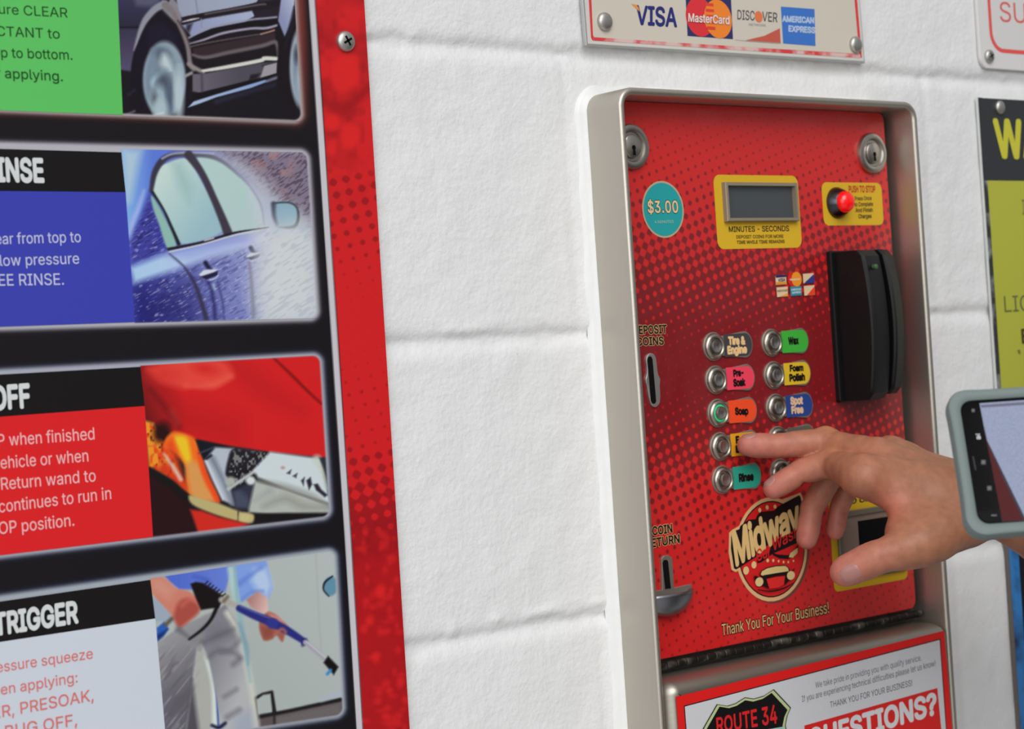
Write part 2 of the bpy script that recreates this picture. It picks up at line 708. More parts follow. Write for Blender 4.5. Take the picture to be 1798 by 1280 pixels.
def wall_material():
    m = WALLM
    nt = m.node_tree
    tc = nt.nodes.new('ShaderNodeTexCoord')
    heights = []
    for sc, dt, wt in ((95, 3, 1.0), (260, 2, 0.6), (22, 2, 1.6)):
        nz = nt.nodes.new('ShaderNodeTexNoise')
        nz.inputs['Scale'].default_value = sc
        nz.inputs['Detail'].default_value = dt
        nt.links.new(tc.outputs['Object'], nz.inputs['Vector'])
        mu = nt.nodes.new('ShaderNodeMath')
        mu.operation = 'MULTIPLY'
        mu.inputs[1].default_value = wt
        nt.links.new(nz.outputs[0], mu.inputs[0])
        heights.append(mu)
    ad = nt.nodes.new('ShaderNodeMath')
    ad2 = nt.nodes.new('ShaderNodeMath')
    nt.links.new(heights[0].outputs[0], ad.inputs[0])
    nt.links.new(heights[1].outputs[0], ad.inputs[1])
    nt.links.new(ad.outputs[0], ad2.inputs[0])
    nt.links.new(heights[2].outputs[0], ad2.inputs[1])
    bp = nt.nodes.new('ShaderNodeBump')
    bp.inputs['Strength'].default_value = 0.5
    bp.inputs['Distance'].default_value = 0.0016
    nt.links.new(ad2.outputs[0], bp.inputs['Height'])
    nt.links.new(bp.outputs[0], bsdf(m).inputs['Normal'])
    # rust freckles: sparse brown specks
    vo = nt.nodes.new('ShaderNodeTexNoise')
    vo.inputs['Scale'].default_value = 42
    vo.inputs['Detail'].default_value = 3
    nt.links.new(tc.outputs['Object'], vo.inputs['Vector'])
    rp = nt.nodes.new('ShaderNodeValToRGB')
    rp.color_ramp.elements[0].position = 0.755
    rp.color_ramp.elements[1].position = 0.80
    rp.color_ramp.elements[0].color = (0.735, 0.735, 0.74, 1)
    rp.color_ramp.elements[1].color = (0.50, 0.40, 0.30, 1)
    nt.links.new(vo.outputs[0], rp.inputs[0])
    nt.links.new(rp.outputs[0], bsdf(m).inputs['Base Color'])


wall_material()
BED0, COURSE, BLOCK = 1.2235, 0.20345, 0.4064
HEADS = {0: 0.268, 1: 0.0655}            # head joints of the courses above an even / odd bed


def wall_relief(u, z):
    n = vnoise(u * 26, z * 26, 3) * 0.6 + vnoise(u * 70, z * 70, 5) * 0.4
    k = np.floor((z - BED0) / COURSE)
    dz = np.abs(z - BED0 - COURSE * np.round((z - BED0) / COURSE))
    wob = (vnoise(u * 60, z * 10, 9) - 0.5) * 0.004
    below = (z - BED0 - COURSE * np.round((z - BED0) / COURSE)) < 0
    wd = np.where(below, 0.0075, 0.0052)
    g = -0.0032 * np.exp(-((dz + wob) / wd) ** 2)
    # squeezed-out mortar crumbs above each bed
    crumb = np.clip(vnoise(u * 75, z * 120, 21) - 0.62, 0, 1) * 0.012 * np.exp(-((z - BED0 - COURSE * np.round((z - BED0) / COURSE) - 0.006) / 0.006) ** 2)
    head = np.where((k.astype(int) % 2) == 0, HEADS[0], HEADS[1])
    du = np.abs(u - head - BLOCK * np.round((u - head) / BLOCK))
    g += -0.0009 * np.exp(-(du / 0.0055) ** 2)
    return g + (n - 0.5) * 0.0016 + crumb * 0.35


def build_wall():
    us = np.concatenate([np.linspace(-1.6, -0.20, 60), np.arange(-0.19, 0.72, 0.0024), np.linspace(0.73, 2.4, 70)])
    zs = np.concatenate([np.linspace(0, 0.98, 50), np.arange(0.99, 1.74, 0.0020), np.linspace(1.75, 2.6, 45)])
    U, Z = np.meshgrid(us, zs)
    Wd = wall_relief(U.ravel(), Z.ravel())
    v = np.stack([U.ravel(), -Wd, Z.ravel()], 1)
    i = np.arange(U.size).reshape(U.shape)
    f = np.stack([i[:-1, :-1], i[:-1, 1:], i[1:, 1:], i[1:, :-1]], -1).reshape(-1, 4)
    me = bpy.data.meshes.new('wall_back')
    me.vertices.add(len(v))
    me.vertices.foreach_set('co', v.ravel())
    me.loops.add(f.size)
    me.loops.foreach_set('vertex_index', f.ravel().astype(np.int32))
    me.polygons.add(len(f))
    me.polygons.foreach_set('loop_start', np.arange(0, f.size, 4, dtype=np.int32))
    me.update(calc_edges=True)
    me.polygons.foreach_set('use_smooth', np.ones(len(f), dtype=bool))
    me.materials.append(WALLM)
    o = bpy.data.objects.new('wall_back', me)
    COL.objects.link(o)
    return structure(o)


build_wall()
CONC = pmat('worn_concrete', (0.36, 0.355, 0.34), 0.8)
mottle(CONC, (0.30, 0.295, 0.285), (0.42, 0.415, 0.40), 3.0)
structure(link('floor', [(-4, 0.05, 0), (5, 0.05, 0), (5, -6, 0), (-4, -6, 0)], [(0, 3, 2, 1)], CONC))

# ------------------------------------------------------------------ the big instruction sign on the left
SW = 0.0052
KLIGHT = 1.02          # the left end of the wall stands nearer the bay opening
sign = thing('instruction_sign', 'tall black and red wash instruction sign with four picture panels, left of the coin box', 'sign', (-0.26, -0.002, 1.16))
EDGE_R = [(628.2, -100), (634.6, 0), (659.5, 380), (696.5, 940), (718.5, 1280), (726, 1400)]


def xr(y):
    return np.interp(y, [p[1] for p in EDGE_R], [p[0] for p in EDGE_R])


def xline(y):          # centre of the white line between the black field and the red border
    return np.interp(y, [-100, 0, 380, 940, 1280, 1400], [541, 547.5, 573, 610.5, 631.5, 639])


PANELS = [  # outline of each picture panel: tl, tr, br, bl (the left ends run on behind the frame edge)
    [(-300, -110), (514, -90), (528.5, 211.5), (-300, 180)],
    [(-300, 247), (538.5, 267), (556.5, 558), (-300, 584)],
    [(-300, 670), (561, 624), (578.5, 906), (-300, 1011)],
    [(-300, 1094), (586.5, 966.5), (602, 1254.5), (-300, 1390)]]


def panel_dist(q, x, y, r=13.0):
    p = [np.array(v, float) for v in q]
    d = np.full(len(x), -1e9)
    es = []
    for a, b in zip(p, p[1:] + p[:1]):
        e = b - a
        n = np.array([e[1], -e[0]]) / np.hypot(*e)
        es.append((x - a[0]) * n[0] + (y - a[1]) * n[1])
    top, right, bot, left = es
    v = np.maximum(top, bot)
    dx, dy = right + r, v + r
    return np.where((dx > 0) & (dy > 0), np.hypot(np.maximum(dx, 0), np.maximum(dy, 0)) - r, np.maximum(np.maximum(right, v), left))


def sign_base(x, y):
    p = Paint(x, y, (30, 27, 30))
    for k, q in enumerate(PANELS):
        d = panel_dist(q, x, y)
        a = np.interp(d, [-3, 0, 5, 10, 17], [1, 1, 0.92, 0.45, 0])[:, None]
        edge = np.array([(176, 168, 168), (176, 174, 182), (164, 167, 180), (160, 166, 176)][k], float)
        warm = np.array([(92, 48, 46), (45, 42, 52), (35, 42, 62), (32, 42, 66)][k], float)
        t = np.interp(d, [2, 12], [0, 1])[:, None]
        p.c = p.c * (1 - a) + (edge * (1 - t) + warm * t) * a
        if k == 0:     # rusty brown glow right of the top picture
            b = np.clip(1 - np.abs(d - 10) / 14, 0, 1) * np.clip((x - 500) / 20, 0, 1) * np.interp(y, [60, 210], [1, 0.15])
            p.c = p.c * (1 - b[:, None] * .8) + np.array((122, 54, 48)) * b[:, None] * .8
    # red border with bokeh drops and halftone dots
    xl = xline(y)
    t = (x - xl) / (xr(y) - xl)
    inred = np.clip((x - xl - 6.0) / 1.6, 0, 1)
    red = np.tile(np.array((206, 37, 40), float), (len(x), 1))
    dark = np.array((150, 28, 34), float)
    b1 = np.clip((vnoise(x / 34 + 3, y / 40, 11) - 0.45) * 3.2, 0, 1)
    b2 = np.clip((vnoise(x / 12, y / 13, 12) - 0.5) * 3.0, 0, 1)
    zone = np.interp(y, [0, 90, 150, 200, 330, 370, 900, 960, 1280], [0.5, 0.7, .75, 0.75, 0.3, 0, 0, 0.9, 0.9])
    am = np.clip(zone * (0.55 * b1 + 0.5 * b2), 0, 1)[:, None]
    red = red * (1 - am) + dark * am
    low = np.interp(y, [900, 960], [0, 0.8])[:, None]
    red = red * (1 - low) + np.array((166, 28, 33), float) * low
    band = np.exp(-((y - 165 - 26 * np.sin((x - 560) / 24.0)) / 16) ** 2) * 0.75
    red = red * (1 - band[:, None]) + np.array((150, 26, 30)) * band[:, None]
    top = np.exp(-((y - 70) / 16) ** 2) * 0.5
    red = red * (1 - top[:, None]) + dark * top[:, None]
    ca, sa = math.cos(-0.26), math.sin(-0.26)
    pitch = 23.0
    gx, gy = (x * ca + y * sa) / pitch, (-x * sa + y * ca) / pitch
    cell = np.cos(2 * np.pi * gx) + np.cos(2 * np.pi * gy)
    thr = np.interp(y, [280, 310, 360, 420, 470, 540, 590, 660, 690, 720, 780, 800, 830, 870, 905, 960], [2.1, 0.3, 0.4, 0.9, 1.5, 1.9, 1.9, 1.6, 1.35, 1.5, 1.5, 0.3, 0.1, -0.5, -1.1, -1.9])
    dot = np.clip((cell - thr) * 1.5, 0, 1) * np.clip((y - 285) / 30, 0, 1) * 0.62 * np.clip((1000 - y) / 80, 0, 1)
    red = red * (1 - dot[:, None]) + np.array((128, 26, 32)) * dot[:, None]
    rd = np.random.default_rng(4)
    p.c = p.c * (1 - inred[:, None]) + red * inred[:, None]
    for k in range(70):      # light round drops low on the border, dark rings between them
        yy = rd.uniform(930, 1290)
        xx = float(xline(yy)) + rd.uniform(10, 84)
        p.ell((xx, yy), rd.uniform(2.5, 7), rd.uniform(2.5, 8), (204, 38, 41), 7, 0, 0.75)
    for cx, cy, rx, ry in ((560, 90, 0, 0), (606, 128, 24, 34), (583, 215, 12, 14), (614, 238, 16, 22), (582, 260, 10, 14), (668, 1037, 9, 11), (649, 1090, 7, 9), (660, 1155, 6, 8)):
        if rx:
            p.ell((cx, cy), rx, ry, (218, 40, 40), 9, 0.25, 0.85)
    wl_ = np.clip(1 - (np.abs(x - xl) - 4.2) / 2.2, 0, 1)[:, None]
    p.c = p.c * (1 - wl_) + np.array((196, 194, 200)) * wl_
    return p.c


def corner_mask(p, k):
    """Outside the panel's rounded outline the print goes over into the sign's own ground."""
    d = panel_dist(PANELS[k], p.x, p.y)
    a = np.clip((d + 2.0) / 3.5, 0, 1)[:, None]
    if a.max() > 0:
        p.c = p.c * (1 - a) + sign_base(p.x, p.y) * a
    return p.c


def pic_wheel(x, y):
    p = Paint(x, y, (31, 27, 33))
    p.T = T = (200, 0, 4.994)
    p.poly([(0, -60), (420, -60), (400, 30), (300, 120), (220, 250), (0, 250)], grad((60, -20), (58, 56, 84), (60, 240), (45, 42, 60), T), 4)
    p.poly([(150, -60), (430, -60), (400, 20), (330, 60), (200, 50)], (92, 92, 116), 10, op=.8)
    p.poly([(0, 248), (215, 250), (180, 460), (150, 625), (50, 610)], grad((60, 250), (56, 52, 74), (90, 600), (84, 76, 104), T), 4)
    p.line([(20, 240), (215, 238)], 14, (30, 27, 42), 3)
    p.poly([(420, -40), (500, -40), (640, 120), (600, 180), (540, 200), (430, 90)], (134, 130, 138), 5)
    p.poly([(430, -20), (490, 0), (470, 40), (440, 45)], (25, 22, 26), 3)
    p.line([(445, 35), (360, 80), (280, 170), (235, 260), (205, 350), (178, 440)], [70, 60, 54, 40, 28, 14], (140, 142, 154), 4)
    p.line([(450, 45), (520, 110), (560, 190), (610, 300), (650, 420), (668, 560), (700, 610)], [60, 44, 38, 36, 38, 40, 30], (124, 116, 118), 4)
    p.line([(560, 180), (640, 320), (670, 420)], 12, (70, 60, 64), 3)
    arch = [(175, 470), (212, 380), (262, 270), (325, 175), (400, 128), (470, 155), (535, 240), (595, 350), (628, 475), (652, 650), (668, 800), (650, 1050), (160, 1050), (150, 640)]
    p.poly(arch, (29, 24, 33), 4, True)
    p.poly([(300, 230), (420, 190), (540, 300), (560, 420), (420, 350), (300, 420)], (34, 30, 46), 12)
    p.ell((442, 700), 188, 338, (138, 156, 168), 5)
    p.ell((420, 690), 138, 275, (116, 132, 146), 8)
    p.ell((410, 470), 80, 50, (92, 104, 120), 10, .3)
    p.poly([(430, 470), (480, 500), (530, 640), (540, 800), (470, 700), (410, 560)], (182, 198, 202), 12, True)
    p.ell((330, 640), 26, 180, (120, 140, 158), 10, .1)
    p.poly([(330, 700), (440, 600), (470, 640), (380, 700), (340, 760)], (160, 190, 200), 9, True)
    p.ell((440, 740), 60, 110, (78, 86, 100), 14)
    p.ell((395, 880), 72, 130, (148, 168, 180), 10)
    p.ell((355, 860), 22, 50, (92, 100, 110), 8)
    p.ell((490, 850), 34, 170, (84, 96, 116), 10)
    p.ell((570, 830), 44, 230, (176, 192, 200), 9)
    p.ell((410, 960), 60, 90, (168, 186, 194), 12)
    p.line([(360, 1010), (430, 990)], 16, (196, 205, 214), 4)
    p.poly([(540, -40), (1290, -40), (1250, 20), (1090, 70), (880, 95), (600, 150), (570, 90)], grad((560, 60), (150, 156, 176), (1200, 0), (158, 168, 190), T), 3)
    p.line([(715, -20), (735, 120)], 10, (124, 130, 150), 3)
    p.poly([(1280, -30), (1470, -30), (1460, 60), (1260, 60)], (50, 46, 60), 4)
    p.poly([(590, 152), (800, 112), (1280, 18), (1460, -10), (1455, 55), (1250, 95), (800, 165), (600, 215)], (36, 30, 36), 2.5)
    p.line([(800, 125), (1250, 45), (1330, 38)], 14, (96, 86, 90), 3)
    p.line([(600, 192), (680, 172), (745, 160)], [6, 16, 6], (206, 204, 208), 2.5)
    p.poly([(600, 222), (800, 165), (1210, 95), (1235, 140), (1150, 190), (870, 242), (680, 320), (640, 270)], grad((650, 260), (140, 148, 180), (1150, 130), (162, 172, 200), T), 3)
    p.line([(765, 165), (770, 240)], 8, (130, 136, 156), 3)
    p.poly([(640, 215), (690, 205), (660, 290), (630, 260)], (48, 44, 56), 6)
    p.poly([(1225, 95), (1455, 55), (1440, 160), (1240, 180)], (41, 35, 44), 4)
    p.line([(660, 330), (850, 242), (1180, 176), (1330, 160), (1425, 150)], 16, (150, 150, 172), 3)
    p.poly([(680, 345), (850, 258), (1180, 190), (1430, 168), (1430, 215), (1200, 240), (850, 325), (680, 385)], (29, 25, 29), 3)
    p.line([(665, 382), (790, 348), (960, 290), (1200, 250), (1330, 248), (1430, 222)], [8, 18, 22, 20, 24, 18], (158, 152, 170), 3)
    p.poly([(680, 410), (850, 340), (1200, 270), (1410, 255), (1410, 280), (1200, 310), (700, 430)], (34, 28, 32), 3)
    p.line([(670, 410), (850, 370), (1200, 312), (1300, 300)], 9, (104, 90, 92), 3)
    p.line([(1290, 300), (1360, 280), (1405, 265)], 12, (192, 148, 128), 3)
    p.poly([(690, 425), (1410, 285), (1420, 372), (1150, 432), (800, 494), (700, 480)], (54, 43, 47), 4)
    p.line([(690, 480), (800, 505), (1000, 462), (1300, 402), (1420, 372), (1445, 500)], [20, 34, 34, 34, 34, 24], (102, 93, 97), 4)
    p.poly([(690, 515), (800, 525), (1390, 425), (1405, 492), (1250, 520), (800, 602), (700, 545)], (33, 27, 31), 3)
    p.line([(655, 560), (700, 590), (780, 632)], 34, (142, 134, 132), 4)
    p.line([(780, 622), (1000, 586), (1280, 532), (1320, 512), (1425, 515)], [24, 34, 34, 36, 34], (206, 208, 200), 3)
    p.poly([(690, 650), (790, 646), (1300, 552), (1425, 540), (1425, 640), (1250, 690), (760, 815), (690, 800)], grad((700, 700), (104, 98, 112), (1100, 640), (80, 76, 86), T), 3)
    p.line([(770, 640), (775, 800)], 14, (70, 66, 78), 5)
    p.poly([(1320, 575), (1430, 548), (1425, 640), (1280, 690)], (152, 150, 156), 3)
    p.poly([(1200, 655), (1290, 640), (1250, 690), (1180, 710)], (38, 33, 38), 4)
    p.line([(1300, 575), (1430, 540)], 10, (50, 46, 50), 3)
    p.poly([(680, 830), (1250, 692), (1425, 648), (1330, 702), (690, 900)], (27, 23, 27), 3)
    p.poly([(650, 942), (700, 890), (890, 830), (1325, 700), (1355, 712), (1200, 772), (900, 852), (760, 905)], grad((660, 930), (168, 186, 214), (1300, 700), (132, 158, 205), T), 2.5)
    p.line([(900, 890), (1200, 800), (1420, 740)], [40, 30, 20], (46, 46, 66), 8, .8)
    p.line([(1340, 712), (1440, 680), (1520, 690)], [20, 26, 14], (112, 116, 134), 4)
    p.line([(1450, 700), (1490, 730)], 18, (60, 58, 64), 4)
    p.line([(630, 665), (680, 640)], 26, (150, 150, 150), 4)
    p.poly([(1435, 180), (1470, 280), (1500, 320), (1540, 270), (1560, 500), (1600, 1080), (1430, 760), (1440, 400)], (30, 25, 29), 4)
    p.poly([(1470, -40), (1590, -40), (1570, 150), (1525, 270), (1497, 318), (1440, 180)], grad((1450, 100), (136, 142, 176), (1580, 50), (168, 178, 204), T), 3)
    p.line([(1580, 60), (1560, 190), (1530, 300), (1500, 420)], [10, 30, 34, 20], (34, 30, 40), 5)
    p.ell((1660, 590), 118, 360, (168, 180, 192), 5)
    p.ell((1640, 600), 70, 280, (118, 132, 150), 10)
    p.ell((1600, 480), 20, 60, (62, 68, 82), 8)
    p.ell((1640, 700), 34, 120, (170, 190, 204), 10)
    p.line([(120, 1000), (180, 975)], 16, (96, 92, 106), 4)
    p.line([(130, 830), (180, 790)], 16, (44, 40, 58), 6)
    return corner_mask(p, 0)


def streaks(x, y, seed, ang=-0.52, lx=10.0, ly=2.0):
    ca, sa = math.cos(ang), math.sin(ang)
    return vnoise((x * ca + y * sa) / lx, (-x * sa + y * ca) / ly, seed)


def pic_door(x, y):
    p = Paint(x, y, (84, 98, 190))
    p.T = T = (210, 250, 3.878)
    p.poly([(0, 0), (1400, 0), (1400, 1300), (0, 1300)], grad((150, 600), (80, 92, 188), (1000, 700), (176, 186, 206), T), 2)
    p.poly([(640, 40), (1400, 40), (1400, 720), (1200, 480), (1000, 330), (880, 220)], (128, 118, 138), 30)
    p.poly([(640, 40), (1400, 40), (1400, 720), (1200, 480), (1000, 330), (880, 220)], (70, 52, 66), 20, tex=lambda X, Y: np.clip((streaks(X, Y, 31, -0.6, 6, 2.0) - .5) * 2.2, 0, .6))
    p.poly([(740, 60), (1180, 60), (1150, 350), (1000, 200)], (176, 128, 122), 30, tex=lambda X, Y: np.clip((vnoise(X / 16, Y / 16, 8) - .5) * 3, 0, .6))
    p.poly([(660, 100), (800, 120), (1000, 260), (1080, 420), (960, 420), (860, 240)], (182, 184, 196), 34, op=.9)
    p.poly([(0, 30), (370, 30), (260, 140), (215, 260), (205, 360), (160, 480), (60, 690), (30, 500)], grad((40, 300), (130, 176, 228), (230, 300), (92, 120, 210), T), 8)
    p.poly([(20, 50), (150, 50), (70, 400), (40, 420)], (178, 200, 212), 18, op=.85)
    p.line([(165, 330), (130, 440), (85, 560), (75, 640)], [12, 26, 34, 40], (158, 176, 232), 8)
    p.poly([(210, 330), (335, 730), (90, 830), (66, 680), (160, 470)], (66, 66, 156), 14)
    p.poly([(200, 400), (335, 730), (90, 830), (66, 700)], (34, 32, 84), 12, tex=lambda X, Y: np.clip((streaks(X, Y, 5, -0.5, 8, 1.8) - .5) * 2, 0, .6))
    p.poly([(200, 400), (335, 730), (90, 830), (66, 700)], (170, 178, 226), 12, tex=lambda X, Y: np.clip((streaks(X, Y, 6, -0.5, 8, 1.8) - .7) * 3, 0, .6))
    low = [(85, 930), (450, 840), (900, 690), (1010, 680), (990, 1300), (95, 1300)]
    p.poly(low, grad((150, 1120), (50, 52, 138), (950, 850), (150, 158, 206), T), 26)
    p.poly([(100, 1000), (460, 1000), (560, 1250), (95, 1260)], (32, 28, 92), 60, op=.55)
    p.poly(low, (30, 28, 84), 20, tex=lambda X, Y: np.clip((streaks(X, Y, 15) - .58) * 1.6, 0, .3))
    p.poly(low, (196, 204, 232), 20, tex=lambda X, Y: np.clip((streaks(X, Y, 16, -0.5, 8, 1.8) - .72) * 3, 0, .5))
    p.poly([(70, 850), (340, 752), (900, 640), (1010, 595), (1020, 680), (620, 780), (430, 850), (95, 960)], grad((120, 880), (168, 200, 232), (900, 650), (186, 192, 226), T), 14)
    p.poly([(330, 770), (800, 650), (900, 660), (480, 780)], (120, 130, 212), 22, op=.5)
    p.poly([(222, 250), (262, 180), (330, 138), (462, 112), (545, 240), (640, 420), (700, 602), (410, 690), (320, 500), (226, 340)], grad((240, 300), (192, 214, 208), (600, 560), (150, 186, 196), T), 4, True)
    p.poly([(350, 140), (420, 130), (500, 300), (480, 420), (400, 300)], (150, 184, 182), 20, op=.7)
    p.poly([(215, 365), (270, 440), (385, 690), (325, 718), (270, 560), (232, 460)], (140, 182, 172), 4, True)
    p.poly([(525, 108), (640, 108), (770, 190), (880, 300), (945, 420), (985, 575), (755, 607), (640, 330)], grad((600, 200), (176, 204, 200), (900, 520), (176, 200, 200), T), 5, True)
    p.poly([(880, 300), (960, 400), (1010, 580), (930, 590)], (192, 200, 210), 20, op=.8)
    p.line([(216, 330), (238, 210), (292, 122), (370, 86), (480, 84), (600, 92), (700, 130), (800, 212), (880, 290), (960, 420), (985, 560)], [26, 40, 44, 36, 34, 30, 26, 20, 14, 10, 8], grad((300, 100), (58, 56, 72), (900, 300), (158, 162, 180), T), 4)
    p.line([(290, 110), (360, 78), (480, 70), (640, 75)], 10, (176, 182, 200), 4)
    p.line([(470, 85), (560, 210), (640, 380), (700, 520), (735, 610)], [60, 46, 46, 54, 62], (64, 58, 70), 4)
    p.line([(225, 340), (300, 460), (350, 570), (402, 690)], [20, 16, 20, 26], (34, 37, 44), 3)
    p.line([(335, 727), (560, 682), (760, 622), (900, 596), (1015, 580)], [22, 20, 18, 10, 6], (40, 35, 44), 2.5)
    p.line([(340, 745), (570, 692), (800, 627), (1015, 588)], 9, (206, 208, 218), 2.5)
    p.line([(580, 668), (640, 652)], 10, (190, 186, 190), 2)
    p.poly([(1040, 416), (1150, 412), (1205, 446), (1214, 520), (1185, 572), (1090, 578), (1056, 520)], (124, 164, 184), 4, True)
    p.line([(1045, 414), (1150, 410), (1206, 444), (1216, 520), (1186, 574), (1092, 580)], [10, 10, 12, 20, 24, 10], (34, 38, 48), 3)
    p.line([(1048, 420), (1052, 500), (1075, 570)], [34, 26, 16], (62, 68, 84), 6)
    p.line([(1080, 600), (1085, 680)], [60, 40], (156, 176, 196), 14, .8)
    for ox, oy, s in ((0, 0, 1.0), (322, -118, .72)):
        f = lambda a: [(540 + ox + (q[0] - 540) * s, 880 + oy + (q[1] - 880) * s) for q in a]
        p.line(f([(585, 820), (605, 850), (640, 880)]), [30, 28, 8], (36, 36, 62), 4)
        p.poly(f([(540, 900), (575, 868), (672, 862), (640, 890), (560, 920)]), (206, 212, 226), 3)
        p.poly(f([(548, 914), (668, 876), (668, 905), (590, 935)]), (36, 34, 66), 3)
        p.line(f([(575, 945), (640, 930), (672, 905)]), 9, (188, 196, 220), 2.5)
    p.poly([(610, 965), (645, 960), (650, 995), (620, 1000)], (160, 180, 215), 4)
    p.line([(340, 760), (440, 850), (520, 980), (590, 1200)], [6, 12, 26, 34], (58, 54, 84), 5)
    p.line([(560, 940), (610, 960), (640, 1080), (650, 1200)], [10, 26, 26, 26], (44, 42, 100), 6, .8)
    p.line([(665, 950), (700, 1080), (712, 1200)], 12, (60, 60, 120), 5, .8)
    p.line([(885, 820), (900, 960), (915, 1170)], [14, 24, 30], (92, 86, 118), 6)
    p.ell((1120, 880), 190, 330, (204, 209, 215), 60, .1)
    p.poly([(960, 640), (1320, 560), (1360, 1200), (960, 1240)], (206, 210, 212), 50, op=.8)
    p.poly([(940, 560), (1330, 560), (1360, 1220), (900, 1220)], (150, 160, 178), 40, tex=lambda X, Y: np.clip((streaks(X, Y, 77, -0.6, 14, 3) - .55) * 1.6, 0, .3))
    p.line([(335, 770), (430, 850)], 5, (150, 160, 210), 3)
    return corner_mask(p, 1)


def pic_headlight(x, y):
    p = Paint(x, y, (208, 36, 38))
    p.T = T = (235, 610, 3.764)
    p.poly([(0, 60), (330, 60), (330, 620), (60, 520), (0, 500)], grad((60, 420), (112, 26, 28), (330, 300), (206, 36, 38), T), 20)
    p.poly([(180, 300), (700, 480), (700, 640), (300, 580), (240, 500)], (176, 28, 30), 60, op=.6)
    p.line([(580, 60), (760, 190), (900, 300), (1100, 420)], [90, 120, 120, 60], (180, 30, 33), 40, .55)
    p.poly([(110, 128), (400, 60), (600, 95), (655, 190), (600, 225), (520, 268), (400, 255), (330, 270), (200, 235), (120, 180)], (226, 74, 62), 16, True, .9)
    p.ell((470, 140), 70, 34, (210, 44, 42), 16, .15)
    p.line([(340, 255), (520, 250), (640, 190)], [10, 34, 26], (232, 96, 78), 12, .8)
    p.ell((200, 180), 90, 50, (206, 46, 44), 24, 0, .6)
    p.line([(925, 70), (1050, 190), (1150, 290), (1240, 372)], [16, 22, 20, 18], (140, 25, 27), 4)
    p.line([(110, 280), (220, 410), (300, 520)], [20, 30, 20], (100, 24, 26), 14, .7)
    p.line([(250, 420), (290, 500)], 26, (190, 60, 56), 14, .5)
    p.poly([(60, 462), (200, 545), (300, 585), (450, 612), (640, 652), (900, 692), (1270, 730), (1320, 1200), (60, 1300)], (34, 31, 36), 4)
    p.poly([(640, 650), (900, 690), (1262, 728), (1262, 745), (900, 720), (700, 690)], (60, 54, 58), 5, op=.6)
    p.poly([(66, 480), (130, 500), (185, 610), (250, 700), (350, 950), (230, 890), (100, 790)], (232, 146, 44), 6)
    p.poly([(66, 480), (250, 600), (350, 950), (100, 790)], (222, 74, 32), 6, tex=lambda X, Y: np.clip((vnoise(X / 7, Y / 9, 41) - .45) * 3.5, 0, 1))
    p.poly([(66, 480), (250, 600), (350, 950), (100, 790)], (116, 40, 24), 6, tex=lambda X, Y: np.clip((vnoise(X / 5, Y / 6, 42) - .66) * 4, 0, 1))
    p.ell((185, 560), 52, 66, (44, 22, 22), 14, .4)
    p.poly([(130, 800), (220, 760), (340, 900), (350, 960), (260, 900)], (206, 52, 32), 14, op=.9)
    p.poly([(195, 650), (250, 560), (340, 570), (412, 612), (442, 700), (490, 850), (560, 1010), (470, 1015), (375, 990), (345, 900), (335, 780), (260, 690)], (236, 110, 36), 6, True)
    p.poly([(265, 590), (345, 592), (372, 680), (380, 760), (345, 765), (290, 660)], (232, 192, 42), 9, True)
    p.poly([(350, 770), (420, 760), (480, 900), (530, 1005), (400, 1000), (362, 900)], (214, 150, 84), 12, True)
    p.line([(425, 690), (470, 840), (555, 1015)], [20, 34, 30], (236, 76, 34), 7)
    p.poly([(210, 640), (260, 600), (300, 760), (350, 930), (300, 880)], (226, 70, 32), 12, op=.8)
    p.line([(200, 705), (260, 790), (310, 872)], [10, 22, 24], (214, 186, 176), 6)
    p.poly([(408, 612), (545, 648), (500, 720), (462, 745), (430, 680)], (28, 30, 40), 4)
    p.line([(430, 700), (530, 660)], 8, (70, 76, 90), 4)
    p.poly([(465, 748), (540, 660), (662, 668), (612, 830), (640, 950), (664, 1045), (585, 1010), (520, 880)], (176, 184, 197), 5)
    p.line([(520, 740), (590, 880), (650, 1030)], [40, 34, 26], (122, 132, 146), 9)
    p.line([(478, 752), (540, 890), (590, 1000)], 12, (206, 210, 220), 4)
    p.line([(480, 735), (510, 715)], 18, (36, 38, 46), 4)
    p.poly([(655, 672), (760, 690), (800, 720), (870, 690), (890, 740), (800, 820), (740, 800), (640, 850), (606, 835), (622, 740)], (38, 36, 42), 5, True)
    p.poly([(655, 672), (890, 700), (890, 800), (610, 960)], (176, 178, 176), 5, tex=lambda X, Y: np.clip((vnoise(X / 3.2, Y / 4.5, 51) - .5) * 2.6, 0, .6))
    p.line([(625, 935), (780, 830), (880, 760)], [24, 22, 10], (176, 182, 182), 4)
    p.ell((640, 885), 34, 30, (170, 172, 166), 6)
    p.poly([(650, 950), (780, 900), (760, 1066), (670, 1066)], (72, 76, 96), 10)
    p.poly([(690, 930), (780, 900), (770, 1000)], (40, 42, 58), 12, op=.7)
    p.poly([(790, 810), (900, 690), (1230, 735), (1300, 1035), (1200, 1000), (1000, 930), (820, 860)], (202, 213, 217), 6)
    p.poly([(760, 1066), (800, 880), (1000, 935), (1290, 1040), (1310, 1110), (1000, 1112), (760, 1092)], (176, 181, 174), 7)
    p.line([(830, 880), (1000, 920), (1180, 980), (1290, 1050)], [12, 30, 26, 16], (140, 142, 134), 12, .8)
    p.line([(860, 1050), (1000, 1000), (1120, 1050), (1280, 1060)], [14, 40, 40, 12], (134, 136, 128), 18, .7)
    p.line([(800, 1010), (900, 950)], [10, 40], (150, 156, 160), 14, .7)
    p.ell((772, 880), 30, 28, (208, 214, 214), 5)
